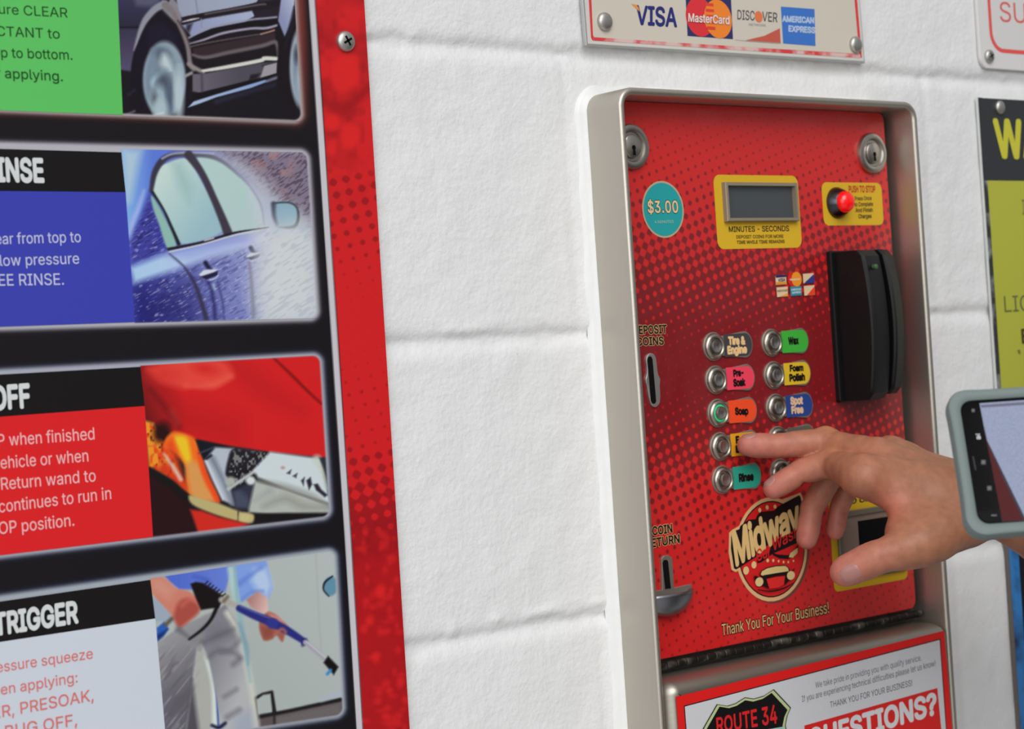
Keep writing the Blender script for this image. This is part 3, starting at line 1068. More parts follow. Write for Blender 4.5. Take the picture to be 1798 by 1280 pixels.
    for a in ([(1105, 880), (1128, 858), (1122, 915)], [(1140, 880), (1168, 858), (1178, 905), (1158, 942)], [(1188, 905), (1215, 900), (1240, 940), (1282, 975), (1262, 990), (1225, 960), (1205, 945)], [(1050, 850), (1080, 832), (1072, 862)], [(1010, 832), (1040, 808), (1032, 838)]):
        p.poly(a, (44, 42, 52), 4)
    p.ell((985, 795), 10, 8, (170, 130, 120), 5)
    p.line([(1210, 740), (1250, 830), (1275, 930)], [60, 26, 14], (196, 202, 190), 8, .8)
    p.poly([(1225, 730), (1272, 730), (1282, 860)], (46, 52, 62), 5)
    p.line([(105, 820), (240, 905), (370, 1010), (560, 1085), (760, 1120), (1000, 1118), (1310, 1105)], [60, 70, 60, 50, 50, 50, 24], (30, 27, 29), 5)
    p.poly([(366, 978), (455, 1000), (560, 1030), (700, 1084), (775, 1098), (795, 1118), (778, 1160), (690, 1150), (520, 1098), (388, 1038)], (184, 170, 116), 5, True)
    p.line([(690, 1085), (688, 1150)], 9, (70, 62, 46), 3)
    p.ell((735, 1125), 40, 28, (196, 184, 130), 8)
    p.poly([(100, 840), (240, 930), (360, 1040), (400, 1180), (430, 1230), (120, 1300)], (44, 22, 26), 8)
    p.poly([(372, 1072), (450, 1080), (560, 1120), (760, 1168), (600, 1230), (430, 1240), (400, 1150)], (204, 46, 36), 6)
    return corner_mask(p, 2)


def pic_wand(x, y):
    p = Paint(x, y, (172, 180, 178))
    p.T = T = (255, 950, 3.878)
    p.poly([(700, 0), (1400, 0), (1400, 1200), (700, 1200)], grad((700, 700), (168, 177, 175), (1300, 300), (178, 186, 185), T), 3)
    p.line([(1160, 80), (1200, 800)], 8, (160, 170, 168), 5, .7)
    p.poly([(750, 1185), (1000, 1150), (1345, 1070), (1360, 1230), (760, 1320)], (92, 84, 84), 5)
    p.poly([(880, 1200), (1330, 1100), (1340, 1180), (900, 1260)], (118, 112, 112), 10, op=.6)
    p.line([(760, 1200), (1000, 1152), (1330, 1080)], [26, 24, 26], (34, 31, 34), 4)
    p.line([(1200, 1085), (1330, 1030)], [14, 30], (168, 180, 200), 9, .8)
    p.line([(758, 1190), (745, 1075), (800, 1040), (862, 1028), (880, 1165)], [22, 24, 14, 20, 26], (28, 26, 28), 4, smooth=False)
    p.line([(878, 1150), (880, 1260)], 14, (40, 36, 38), 5)
    p.ell((1262, 308), 50, 66, (96, 142, 166), 4, .1)
    p.line([(1275, 240), (1225, 280), (1214, 330), (1250, 375)], [10, 14, 10, 8], (30, 36, 42), 3)
    # trousers
    p.poly([(330, 900), (360, 700), (420, 780), (510, 1340), (370, 1340)], (170, 171, 166), 6)
    p.line([(410, 790), (470, 1000), (482, 1320)], [14, 40, 60], (206, 218, 213), 7)
    p.line([(480, 950), (490, 1100), (498, 1250)], 14, (60, 80, 150), 4)
    p.ell((370, 730), 18, 22, (150, 150, 146), 4)
    p.poly([(70, 700), (250, 575), (480, 470), (545, 440), (480, 620), (400, 690), (352, 720), (326, 900), (300, 1120), (265, 1340), (110, 1340)], grad((120, 700), (146, 146, 150), (320, 1000), (100, 97, 106), T), 5)
    p.poly([(80, 760), (330, 800), (290, 1300), (110, 1300)], (92, 88, 96), 30, tex=lambda X, Y: np.clip((streaks(X, Y, 61, -0.9, 22, 4) - .5) * 2.0, 0, .5))
    p.poly([(80, 700), (330, 720), (290, 1300), (110, 1300)], (168, 168, 172), 30, tex=lambda X, Y: np.clip((streaks(X, Y, 62, -0.9, 26, 4) - .62) * 2.2, 0, .45))
    p.poly([(275, 1290), (320, 940), (370, 1320)], (82, 78, 86), 10)
    p.poly([(480, 480), (545, 430), (620, 540), (680, 760), (720, 1000), (780, 1340), (540, 1340), (470, 1000), (430, 790), (385, 700)], grad((430, 800), (128, 127, 136), (700, 900), (176, 177, 180), T), 5)
    p.line([(560, 490), (630, 620), (680, 790), (730, 1050), (760, 1320)], [40, 34, 40, 40, 50], (198, 198, 190), 9)
    p.poly([(400, 600), (560, 560), (640, 660), (480, 700)], (112, 110, 118), 22, op=.7)
    for a, w in (([(430, 790), (500, 745), (580, 735), (650, 675)], [8, 22, 14, 10]), ([(400, 690), (480, 650), (600, 600)], [24, 16, 6]), ([(600, 840), (650, 800)], 20), ([(520, 760), (600, 760), (640, 790)], [8, 14, 6]), ([(560, 1200), (640, 1150)], 20), ([(540, 1060), (620, 1010)], 10)):
        p.line(a, w, (88, 85, 94), 14, .7)
    p.poly([(620, 1200), (720, 1140), (760, 1300), (600, 1330)], (150, 160, 182), 20, op=.6)
    # shirt
    p.poly([(40, 380), (120, 400), (190, 500), (170, 545), (60, 550)], (152, 166, 182), 6)
    p.poly([(110, 215), (600, 150), (545, 345), (430, 350), (330, 330), (230, 330), (170, 280)], grad((150, 260), (78, 102, 200), (560, 220), (104, 128, 210), T), 5)
    p.line([(330, 240), (420, 270), (440, 330)], [10, 30, 20], (66, 86, 182), 10, .7)
    p.poly([(600, 150), (820, 120), (850, 230), (868, 320), (842, 392), (765, 345), (690, 395), (640, 425), (612, 330)], (126, 156, 222), 5)
    p.poly([(740, 190), (830, 190), (865, 300), (830, 380), (760, 330), (720, 270)], (176, 198, 230), 14)
    p.line([(640, 290), (720, 230), (790, 180)], [30, 20, 10], (92, 122, 206), 10, .8)
    p.line([(660, 400), (720, 350), (800, 340)], 14, (100, 128, 200), 8, .7)
    p.line([(580, 190), (600, 300), (625, 420)], [40, 46, 36], (170, 200, 202), 7)
    p.line([(612, 180), (625, 380), (660, 600), (690, 800), (715, 960)], [12, 22, 40, 22, 8], (142, 178, 180), 7)
    p.line([(640, 560), (690, 720), (700, 840)], [12, 26, 8], (120, 146, 165), 8, .8)
    # arms and hands of the printed figure
    p.poly([(30, 250), (120, 245), (210, 320), (305, 345), (375, 425), (365, 480), (305, 540), (235, 585), (195, 530), (150, 470), (40, 345)], (202, 126, 108), 5, True)
    p.poly([(40, 260), (110, 255), (200, 330), (160, 400), (50, 330)], (206, 146, 128), 16, op=.8)
    p.poly([(225, 420), (290, 390), (365, 440), (360, 490), (300, 540), (235, 585), (195, 520)], (166, 78, 68), 9, True)
    p.line([(250, 440), (300, 400), (350, 400)], 20, (200, 104, 92), 10, .8)
    p.poly([(690, 400), (765, 342), (832, 388), (838, 500), (770, 480), (720, 450)], grad((700, 400), (170, 120, 118), (830, 450), (216, 182, 176), T), 5)
    # gun
    p.poly([(308, 292), (345, 278), (392, 285), (460, 325), (530, 372), (520, 420), (500, 455), (440, 460), (380, 470), (340, 380)], (28, 24, 25), 4)
    for k in range(7):
        p.line([(400 + 20 * k, 300 + 13 * k), (425 + 20 * k, 275 + 14 * k)], 8, (36, 32, 34), 3)
    p.line([(490, 445), (450, 530), (390, 600), (300, 668)], [26, 22, 20, 16], (25, 22, 25), 4)
    p.poly([(78, 592), (130, 548), (162, 600), (130, 640), (80, 682)], (44, 92, 178), 4)
    p.poly([(80, 640), (150, 600), (120, 650), (82, 682)], (28, 50, 110), 6)
    p.line([(140, 570), (180, 530)], 26, (92, 84, 74), 6)
    p.line([(225, 600), (290, 650)], [40, 16], (84, 82, 94), 9, .6)
    p.line([(520, 400), (570, 420), (650, 448)], [40, 44, 18], (168, 164, 156), 5)
    p.line([(535, 410), (560, 380)], 24, (120, 104, 90), 5)
    # wand
    p.poly([(775, 560), (830, 485), (885, 500), (925, 540), (962, 575), (945, 660), (930, 685), (890, 640), (865, 668), (805, 672)], (160, 92, 78), 5, True)
    p.poly([(840, 490), (900, 510), (965, 575), (940, 590), (860, 530)], (206, 136, 120), 7)
    p.poly([(790, 590), (860, 580), (880, 640), (810, 665)], (128, 66, 58), 10, op=.6)
    p.line([(640, 458), (740, 505), (840, 545), (960, 605), (1090, 688)], [44, 54, 60, 56, 40], (46, 48, 122), 4)
    p.line([(650, 445), (760, 490), (860, 530)], 10, (96, 100, 170), 4, .8)
    p.ell((868, 560), 40, 36, (50, 56, 138), 5)
    p.ell((1082, 690), 16, 28, (36, 36, 96), 4, .5)
    p.line([(880, 635), (930, 600), (955, 620)], 18, (170, 104, 90), 6)
    p.line([(1092, 690), (1230, 806)], [36, 32], (164, 160, 174), 4)
    p.line([(1100, 686), (1230, 795)], 8, (198, 198, 206), 3)
    p.poly([(1245, 782), (1316, 856), (1284, 912), (1214, 828)], (28, 24, 26), 4)
    p.line([(1240, 905), (1262, 880)], 20, (60, 136, 196), 4)
    p.line([(455, 1255), (500, 1270), (545, 1240)], [20, 26, 20], (28, 30, 60), 5)
    return corner_mask(p, 3)


# the panel itself, from the wall out: backing sheet, then the printed face
SL_, ST_, SB_ = -0.470, 1.715, 1.105          # left, top and bottom edges of the sheet (only its right part is in the picture)
UR_T, UR_B = -0.1093, -0.1122
plate('backing_sheet', [(SL_, SB_), (UR_B, SB_), (UR_T, ST_), (SL_, ST_)], 0.0022, 0.005, pmat('sign_sheet_edge', tuple(alb((150, 40, 42))), 0.5), sign, 0)
print_grid('printed_face', [proj(SL_, SW, ST_), proj(UR_T, SW, ST_), proj(UR_B, SW, SB_), proj(SL_, SW, SB_)], 2.0, SW, sign_base, sign)
print_grid('wheel_picture', [(203, -90), (512, -90), (530, 213), (215.5, 204)], 1.5, SW + 0.0002, pic_wheel, sign)
print_grid('wet_door_picture', [(213, 262), (541, 267), (558, 559), (236.5, 567)], 1.5, SW + 0.0002, pic_door, sign)
print_grid('headlight_picture', [(246.5, 642), (563, 623), (580, 907), (268, 945)], 1.5, SW + 0.0002, pic_headlight, sign)
print_grid('spray_wand_picture', [(264, 1016), (588, 966), (604, 1256), (291, 1302)], 1.5, SW + 0.0002, pic_wand, sign)
TXT = dict(bold=0.0)


def sign_text_block(name, header, body, body_col, lines, head=None):
    f = Flat(SW + 0.0002, 0.00006)
    if header:
        f.poly(header, (26, 23, 24))
    f.poly(body, body_col)
    if head:
        s, p0, p1, h = head
        f.text(s, p0, p1, h, (206, 210, 211), bold=0.035, h1=h)
    for s, p0, p1, h, c in lines:
        f.text(s, p0, p1, h, c, bold=0.004)
    f.build(name, sign)


DG = (36, 78, 38)
sign_text_block('green_text_panel', None, [(-150, -90), (203, -90), (215.5, 201.5), (-150, 188)], (92, 188, 96), [
    ('ure CLEAR', (-2, 24), (119, 31), 17, DG), ('ECTANT to', (-20, 62), (105, 68), 17, DG),
    ('op to bottom.', (-12, 100), (127, 105), 17, DG), ('r applying.', (-6, 136), (110, 142.5), 17, DG)])
LB = (190, 192, 222)
sign_text_block('blue_text_panel', [(-150, 257), (213, 267.5), (220.5, 337.5), (-150, 334)], [(-150, 334), (220.5, 337.5), (236.5, 565.5), (-150, 579)], (60, 66, 170), [
    ('ear from top to', (-8, 429), (142, 425), 19, LB), ('h low pressure', (-20, 467.5), (139, 463), 19, LB),
    ('REE RINSE.', (-18, 502), (112, 500), 20, LB)], ('RINSE', (-26, 317), (78, 319), 39))
LR = (236, 176, 178)
sign_text_block('red_text_panel', [(-150, 666), (246.5, 644), (254, 713), (-150, 743)], [(-150, 743), (254, 713), (268.5, 943), (-150, 993)], (214, 37, 40), [
    ('OP when finished', (-22, 785), (166, 771.5), 21, LR), ('vehicle or when', (-12, 824), (155, 810), 21, LR),
    ('Return wand to', (2, 860), (168, 845), 21, LR), ('continues to run in', (-2, 900), (195, 876), 21, LR),
    ('OP position.', (-2, 938), (130, 923), 21, LR)], ('OFF', (-14, 719), (54, 714), 39))
RW = (214, 112, 108)
sign_text_block('white_text_panel', [(-150, 1078), (264, 1018), (272.5, 1086), (-150, 1150)], [(-150, 1150), (272.5, 1086), (291.5, 1302), (-150, 1372)], (199, 205, 215), [
    ('ressure squeeze', (-14, 1182), (163, 1156), 18, RW), ('hen applying:', (-12, 1222), (136, 1198), 18, RW),
    ('ER, PRESOAK,', (-12, 1262), (164, 1230), 20, RW), ('R, BUG OFF,', (-24, 1300), (135, 1273), 20, RW)], ('TRIGGER', (-9, 1115), (138, 1092), 36))
sc = at(605.5, 73.0, SW)
screw(sc[0], sc[2], SW, 0.0069, sign)
KLIGHT = 0.93

# ------------------------------------------------------------------ the wash control box
BOX = thing('wash_control_box', 'stainless wall box with red halftone faceplate, ten round selector buttons and a black card reader', 'control panel', (0.2465, -0.0005, 1.05))
FW = 0.015                      # faceplate front, metres off the wall
U0, U1, ZT, ZB = 0.0815, 0.4115, 1.6006, 0.90

# surround: deep folded steel collar standing off the wall, open at the front
o0 = rrect(U0, U1, ZB, ZT, 0.014, 10)
loops = [(o0, 0.0), (o0, 0.0382), (inset(o0, 0.0008), 0.0396), (inset(o0, 0.0022), 0.0402), (inset(o0, 0.0040), 0.0400),
         (inset(o0, 0.0052), 0.0390), (inset(o0, 0.0056), 0.0376), (inset(o0, 0.0056), 0.006)]
V, F = loft(loops, False, False)
sharp(link('surround', V, F, STEEL, BOX, smooth=True), 50)
V, F = loft([(inset(o0, 0.0058), 0.003), (inset(o0, 0.0058), 0.007)], True, True)
link('back_pan', V, F, pmat('gap_shade_interior', (0.05, 0.045, 0.04), 0.7), BOX)  # steel pan coloured near black, painting in the shade of the gaps
# white caulk bead run around the box where it leaves the wall
CAULK = pmat('white_caulk', (0.74, 0.745, 0.745), 0.4, 0, 0.4)
add_bump(CAULK, 70, 0.35, 0.002, 3)


def wavy(pts, amp, seed):
    p = np.asarray(pts, float)
    d = (vnoise(p[:, 0] * 55 + seed, p[:, 1] * 55, seed) - 0.5) * amp
    c = p.mean(0)
    v = p - c
    v /= np.abs(v).max(1)[:, None]
    return (p + np.sign(p - c) * d[:, None] * (np.abs(p - c) > 0.05)).tolist()


def dense(pts, step=0.008):
    out = []
    n = len(pts)
    for i in range(n):
        a, b = np.array(pts[i]), np.array(pts[(i + 1) % n])
        k = max(1, int(np.hypot(*(b - a)) / step))
        out += [tuple(a + (b - a) * t / k) for t in range(k)]
    return out


cb = dense(rrect(U0, U1, ZB, ZT, 0.014, 6))
V, F = loft([(wavy(inset(cb, -0.0085), 0.003, 1), -0.002), (wavy(inset(cb, -0.0070), 0.003, 1), 0.0014), (wavy(inset(cb, -0.0040), 0.002, 2), 0.0026),
             (wavy(inset(cb, -0.0010), 0.0012, 3), 0.0036), (inset(cb, 0.0004), 0.0052), (inset(cb, 0.0012), 0.0050)], False, False)
caulk = link('trim_1', V, F, CAULK, None, smooth=True)
structure(caulk)

# faceplate with its printed halftone (dark dots swelling into a dark band and back again)
FACE = pmat('red_halftone_vinyl', None, 0.34, 0, 0.5, coat=0.3)


def halftone_material():
    m = FACE
    nt = m.node_tree
    N, L = nt.nodes, nt.links

    def math_(op, a, b=None, c=None):
        n = N.new('ShaderNodeMath')
        n.operation = op
        for i, v in enumerate((a, b, c)):
            if v is None:
                continue
            if isinstance(v, (int, float)):
                n.inputs[i].default_value = v
            else:
                L.new(v, n.inputs[i])
        return n.outputs[0]
    tc = N.new('ShaderNodeTexCoord')
    sp = N.new('ShaderNodeSeparateXYZ')
    L.new(tc.outputs['Object'], sp.inputs[0])
    u, v = sp.outputs['X'], sp.outputs['Z']      # relative to the box's base
    a, pitch = rad(-17.0), 0.0080
    ca, sa = math.cos(a) * 2 * math.pi / pitch, math.sin(a) * 2 * math.pi / pitch
    gx = math_('ADD', math_('MULTIPLY', u, ca), math_('MULTIPLY', v, -sa))
    gy = math_('ADD', math_('MULTIPLY', u, sa), math_('MULTIPLY', v, ca))
    cell = math_('ADD', math_('COSINE', gx), math_('COSINE', gy))
    mr = N.new('ShaderNodeMapRange')
    mr.inputs['From Min'].default_value = 1.1856 - 1.05
    mr.inputs['From Max'].default_value = 1.5945 - 1.05
    L.new(v, mr.inputs['Value'])
    rp = N.new('ShaderNodeValToRGB')
    cr = rp.color_ramp
    stops = [(0.0, 1.75), (0.10, 1.6), (0.17, 1.45), (0.245, 1.0), (0.30, 0.55), (0.345, -0.2), (0.385, -0.9), (0.43, -1.65), (0.48, -2.15),
             (0.545, -2.15), (0.60, -1.65), (0.65, -1.0), (0.70, -0.35), (0.76, 0.35), (0.83, 1.1), (0.90, 1.7), (1.0, 2.1)]
    cr.elements[0].position, cr.elements[1].position = stops[0][0], stops[-1][0]
    for p, t in stops[1:-1]:
        cr.elements.new(p)
    for e, (p, t) in zip(cr.elements, stops):
        e.position = p
        g = (t + 2.2) / 4.4
        e.color = (g, g, g, 1)
    L.new(mr.outputs[0], rp.inputs[0])
    thr = math_('SUBTRACT', math_('MULTIPLY', rp.outputs[0], 4.4), 2.2)
    dif = math_('SUBTRACT', cell, thr)
    sm = N.new('ShaderNodeMapRange')
    sm.interpolation_type = 'SMOOTHSTEP'
    sm.inputs['From Min'].default_value = -0.6
    sm.inputs['From Max'].default_value = 0.6
    L.new(dif, sm.inputs['Value'])
    mx = N.new('ShaderNodeMix')
    mx.data_type = 'RGBA'
    mx.inputs['A'].default_value = (*alb((196, 38, 38)), 1)
    mx.inputs['B'].default_value = (*alb((122, 30, 34)), 1)
    L.new(sm.outputs[0], mx.inputs['Factor'])
    L.new(mx.outputs['Result'], bsdf(m).inputs['Base Color'])
    # scuffs in the gloss
    nz = N.new('ShaderNodeTexNoise')
    nz.inputs['Scale'].default_value = 38
    nz.inputs['Detail'].default_value = 6
    L.new(tc.outputs['Object'], nz.inputs['Vector'])
    r2 = N.new('ShaderNodeMapRange')
    r2.inputs['From Min'].default_value = 0.3
    r2.inputs['From Max'].default_value = 0.7
    r2.inputs['To Min'].default_value = 0.26
    r2.inputs['To Max'].default_value = 0.50
    L.new(nz.outputs[0], r2.inputs['Value'])
    L.new(r2.outputs[0], bsdf(m).inputs['Roughness'])


halftone_material()
FL, FR, FB, FT = 0.0910, 0.3990, 1.1856, 1.5948
face_out = rrect(FL, FR, FB, FT, 0.007, 8)
face = plate('faceplate', face_out, 0.0095, FW, FACE, BOX, 0.0006)


def face_pt(x, y, w=FW):
    p = at(np.array([x], float), np.array([y], float), w)[0]
    return p[0], p[2]


CREAM, INK = (222, 186, 134), (30, 24, 26)
GOLD = (206, 166, 44)

# key locks in the two upper corners
for k, (u, z) in enumerate(((0.1118, 1.5611), (0.3790, 1.5608))):
    lk = lathe('key_lock', u, z, [(0.0168, FW), (0.0168, FW + 0.0020), (0.0160, FW + 0.0038), (0.0140, FW + 0.0046), (0.0118, FW + 0.0040), (0.0106, FW + 0.0022)], [CHROME], BOX, 48)
    cyl = lathe('lock_cylinder', u, z, [(0.0107, FW + 0.0016), (0.0100, FW + 0.0012), (0.0089, FW + 0.0012), (0.0087, FW + 0.0040), (0.0079, FW + 0.0046)], [CHROME, HOLE], lk, 40, [1, 1, 0, 0, 0])
    f = Flat(FW + 0.0047)
    f.uz([(u - 0.0008, z - 0.0016), (u + 0.0010, z - 0.0016), (u + 0.0016, z - 0.0066), (u - 0.0012, z - 0.0066)], HOLE)
    f.uz([(u + 0.0018 * math.cos(t), z - 0.0010 + 0.0018 * math.sin(t)) for t in np.linspace(0, 2 * math.pi, 20)[:-1]], HOLE)
    f.build('keyhole', lk)

# price sticker
f = Flat(FW + 0.0001, T=(1080, 160, 4.573))
f.circ((386, 950), 0.0212, (178, 158, 128))
f.circ((386, 950), 0.0198, (42, 150, 152))
f.text('$3.00', (262, 976), (507, 974), 92, (214, 192, 146), bold=0.02, outline=(30, 50, 56), obold=0.05, spacing=1.06)
f.text('4 MINUTES', (316, 1062), (468, 1058), 22, (150, 186, 160), bold=0.01)
f.build('price_sticker', BOX)

# time display
label_m = ink(GOLD)
f = Flat(FW + 0.0001, T=(1240, 290, 8.0))
l = face_pt(1240 + 128 / 8, 290 + 660 / 8)[0]
r = face_pt(1240 + 1312 / 8, 290 + 660 / 8)[0]
t = face_pt(1330, 290 + 142 / 8)[1]
b = face_pt(1330, 290 + 1170 / 8)[1]
f.uz(rrect(l, r, b, t, 0.0065, 8), GOLD)
f.text('MINUTES - SECONDS', (318, 938), (1165, 925), 74, (44, 38, 34), bold=0.02)
f.text('DEPOSIT COINS FOR MORE', (422, 1030), (1085, 1020), 44, (70, 62, 34), bold=0.02)
f.text('TIME WHILE TIME REMAINS', (428, 1106), (1100, 1092), 44, (70, 62, 34), bold=0.02)
disp = f.build('time_display', BOX)
wl_, wr_ = face_pt(1240 + 228 / 8, 290 + 520 / 8)[0], face_pt(1240 + 1240 / 8, 290 + 520 / 8)[0]
wt_, wb_ = face_pt(1330, 290 + 250 / 8)[1], face_pt(1330, 290 + 795 / 8)[1]
wo = [(wl_, wb_), (wr_, wb_), (wr_, wt_), (wl_, wt_)]
BEZ = pmat('grey_bezel', tuple(alb((142, 130, 112))), 0.45, 0.2)
V, F = loft([(wo, FW), (wo, FW + 0.0040), (inset(wo, 0.0005), FW + 0.0046), (inset(wo, 0.0026), FW + 0.0046), (inset(wo, 0.0028), FW + 0.0001)], False)
link('display_bezel', V, F, BEZ, disp)
LCD = pmat('grey_glass', (0.055, 0.065, 0.070), 0.18, 0, 0.5)
plate('display_screen', inset(wo, 0.0027), FW + 0.0001, FW + 0.0006, LCD, disp, 0)

# push-to-stop button on its yellow label
f = Flat(FW + 0.0001, T=(1420, 200, 5.818))
l, r = face_pt(1420 + 140 / 5.818, 200 + 920 / 5.818)[0], face_pt(1420 + 752 / 5.818, 200 + 920 / 5.818)[0]
t, b = face_pt(1495, 200 + 702 / 5.818)[1], face_pt(1495, 200 + 1138 / 5.818)[1]
f.uz(rrect(l, r, b, t, 0.0058, 8), GOLD)
f.text('PUSH TO STOP', (408, 800), (682, 800), 64, (172, 44, 40), bold=0.03)
for s, x0, x1, yb in (('Press Once', 470, 642, 884), ('to Complete', 466, 656, 944), ('And Finish', 476, 652, 1004), ('Charges', 506, 640, 1066)):
    f.text(s, (x0, yb), (x1, yb - 5), 40, (84, 76, 44), bold=0.02)
stop = f.build('stop_button', BOX)
su, sz = face_pt(1420 + 288 / 5.818, 200 + 910 / 5.818)
COLLAR = pmat('black_chrome_collar', (0.10, 0.10, 0.11), 0.28, 1.0)
lathe('button_collar', su, sz, [(0.0128, FW), (0.0127, FW + 0.0012), (0.0118, FW + 0.0030), (0.0100, FW + 0.0070), (0.0092, FW + 0.0080), (0.0086, FW + 0.0076)], [COLLAR], stop, 44)
REDBTN = pmat('red_lit_dome', tuple(alb((226, 18, 22))), 0.22, 0, 0.5, emit=(0.9, 0.01, 0.012), estr=0.25, coat=0.5)
prof = [(0.0086, FW + 0.0060), (0.0086, FW + 0.0090)] + [(0.0086 * math.cos(a), FW + 0.0090 + 0.0062 * math.sin(a)) for a in np.linspace(0, math.pi / 2, 9)[1:-1]] + [(0.0003, FW + 0.0152)]
lathe('button_dome', su, sz, prof, [REDBTN], stop, 40)

# small printed payment marks
f = Flat(FW + 0.0001, T=(1340, 420, 4.13))
WHT = (212, 186, 150)


def sq(x0, y0, x1, y1, sk=-6):
    return [(x0, y0), (x1, y0 + sk), (x1 + 4, y1 + sk), (x0 + 4, y1)]


f.poly(sq(88, 264, 165, 332), WHT)
f.poly(sq(88, 264, 165, 280), (40, 44, 92))
f.poly(sq(91, 314, 168, 332), (206, 140, 50))
f.text('VISA', (106, 308), (158, 304), 22, (44, 46, 88), bold=0.03, slant=.2)
f.poly(sq(185, 258, 268, 326), (52, 44, 58))
f.circ((212, 292), 0.0058, (200, 40, 40))
f.circ((240, 290), 0.0058, (222, 140, 44))
f.text('MasterCard', (192, 300), (262, 296), 14, (232, 214, 200), bold=0.02)
f.poly(sq(284, 252, 362, 322), WHT)
f.poly([(364, 252), (368, 316), (290, 322)], (52, 60, 128))
f.poly(sq(92, 350, 172, 420), WHT)
f.text('DISCOVER', (98, 384), (172, 378), 14, (70, 60, 50), bold=0.02)
f.poly([(174, 392), (176, 414), (110, 419)], (214, 150, 70))
f.poly(sq(190, 346, 270, 412), (56, 130, 150))
f.text('AMERICAN', (197, 374), (268, 368), 13, (190, 214, 210), bold=0.03)
f.text('EXPRESS', (204, 396), (268, 390), 13, (190, 214, 210), bold=0.03)
f.poly(sq(288, 340, 364, 410), WHT)
f.poly([(366, 340), (370, 402), (310, 408)], (222, 70, 44))
f.build('payment_marks', BOX)

# card reader: tall swipe reader, its front bowed outwards, a slot running its whole height
RU0, RU1, RSL, RSR, RU2 = 0.3205, 0.3222, 0.3475, 0.3520, 0.3716
RZ0, RZ1 = 1.3605, 1.4815
flange = plate('card_reader', rrect(RU0 - 0.003, RU2, RZ0, RZ1, 0.0016, 3), FW, FW + 0.0048, BLACK, BOX, 0.0010)


def bowed(name, ua, ub, ends, mid, back, parent, z0=RZ0, z1=RZ1, lean=0.0, n=24, rnd=0.0022):
    """Block from the faceplate outwards whose front bows out between its top and bottom ends."""
    V, F = [], []
    rows = []
    for i in range(n + 1):
        t = i / n
        z = z0 + (z1 - z0) * t
        w = ends + (mid - ends) * (1 - (2 * t - 1) ** 2)
        e = min(t, 1 - t) * (z1 - z0)
        if e < 0.004:
            w -= (0.004 - e) * 0.9
        wl_ = w
        wr_ = w - lean
        rows.append([(ua, back), (ua, wl_ - rnd), (ua + rnd * 0.4, wl_ - rnd * 0.35), (ua + rnd, wl_),
                     (ub - rnd * 1.6, wr_), (ub - rnd * 0.5, wr_ - rnd * 0.5), (ub, wr_ - rnd * 1.6), (ub, back)])
        V += [P3(a, w_, z) for a, w_ in rows[-1]]
    m = 8
    for i in range(n):
        for k in range(m):
            j = (k + 1) % m
            F.append((i * m + k, i * m + j, (i + 1) * m + j, (i + 1) * m + k))
    F.append(tuple(range(m))[::-1])
    F.append(tuple(n * m + k for k in range(m)))
    o = link(name, V, F, BLACK, parent, smooth=True)
    return sharp(o, 28)


bowed('reader_body', RU1 - 0.0008, RSL, FW + 0.0335, FW + 0.0400, FW + 0.002, flange, RZ0 + 0.001, RZ1 - 0.0015, 0.004)
bowed('reader_rail', RSR, RU2, FW + 0.0290, FW + 0.0370, FW + 0.002, flange, RZ0 + 0.004, RZ1 - 0.001, 0.006)
plate('swipe_slot', [(RSL, RZ0 + 0.003), (RSR, RZ0 + 0.003), (RSR, RZ1 - 0.003), (RSL, RZ1 - 0.003)], FW + 0.003, FW + 0.012, HOLE, flange, 0)
led_w = FW + 0.0370
lathe('indicator_light', 0.3322, 1.4660, [(0.0020, led_w - 0.002), (0.0020, led_w + 0.0012), (0.0012, led_w + 0.0018)], [pmat('green_indicator', (0.05, 0.12, 0.04), 0.3)], flange, 20)

# ten selector buttons: steel escutcheon, printed label, ringed push button
BTN = [
    (0.1836, 1.4115, (66, 64, 68), CREAM, [('Tire &', 395, 300, 598, 296, 84), ('Engine', 385, 412, 618, 398, 84)], (1220, 560, 6.735), None),
    (0.1836, 1.3863, (224, 66, 88), INK, [('Pre-', 455, 682, 578, 668, 74), ('Soak', 455, 796, 600, 784, 78)], (1220, 560, 6.735), None),
    (0.1836, 1.3611, (226, 76, 40), INK, [('Soap', 475, 1130, 635, 1126, 76)], (1220, 560, 6.735), 'green'),
    (0.1836, 1.3359, (214, 150, 36), INK, [('Foam', 560, 376, 790, 352, 88), ('Brush', 560, 504, 800, 478, 88)], (1220, 730, 7.817), None),
    (0.1836, 1.3107, (46, 146, 124), INK, [('Rinse', 605, 905, 810, 880, 98)], (1220, 730, 7.817), None),
    (0.2470, 1.4115, (64, 164, 60), INK, [('Wax', 1105, 300, 1230, 292, 78)], (1220, 560, 6.735), None),
    (0.2470, 1.3863, (208, 172, 46), INK, [('Foam', 1122, 618, 1285, 610, 68), ('Polish', 1118, 736, 1304, 722, 76)], (1220, 560, 6.735), None),
    (0.2470, 1.3611, (44, 66, 130), (214, 178, 144), [('Spot', 1130, 1010, 1280, 1000, 80), ('Free', 1142, 1118, 1285, 1106, 78)], (1220, 560, 6.735), None),
    (0.2470, 1.3359, (92, 88, 78), INK, [], (1220, 730, 7.817), None),
    (0.2470, 1.3107, (150, 40, 40), INK, [], (1220, 730, 7.817), None)]
ESC = pmat('satin_escutcheon', (0.37, 0.335, 0.28), 0.45, 0.8)
RINGM = pmat('satin_button_ring', (0.44, 0.41, 0.355), 0.32, 1.0)
CAPM = pmat('satin_button_cap', (0.42, 0.40, 0.375), 0.36, 1.0)
GREENLIT = pmat('green_lit_ring', (0.03, 0.30, 0.12), 0.4, emit=(0.02, 0.55, 0.20), estr=0.6)
RB, LB_, RP = 0.0109, 0.0438, 0.0102
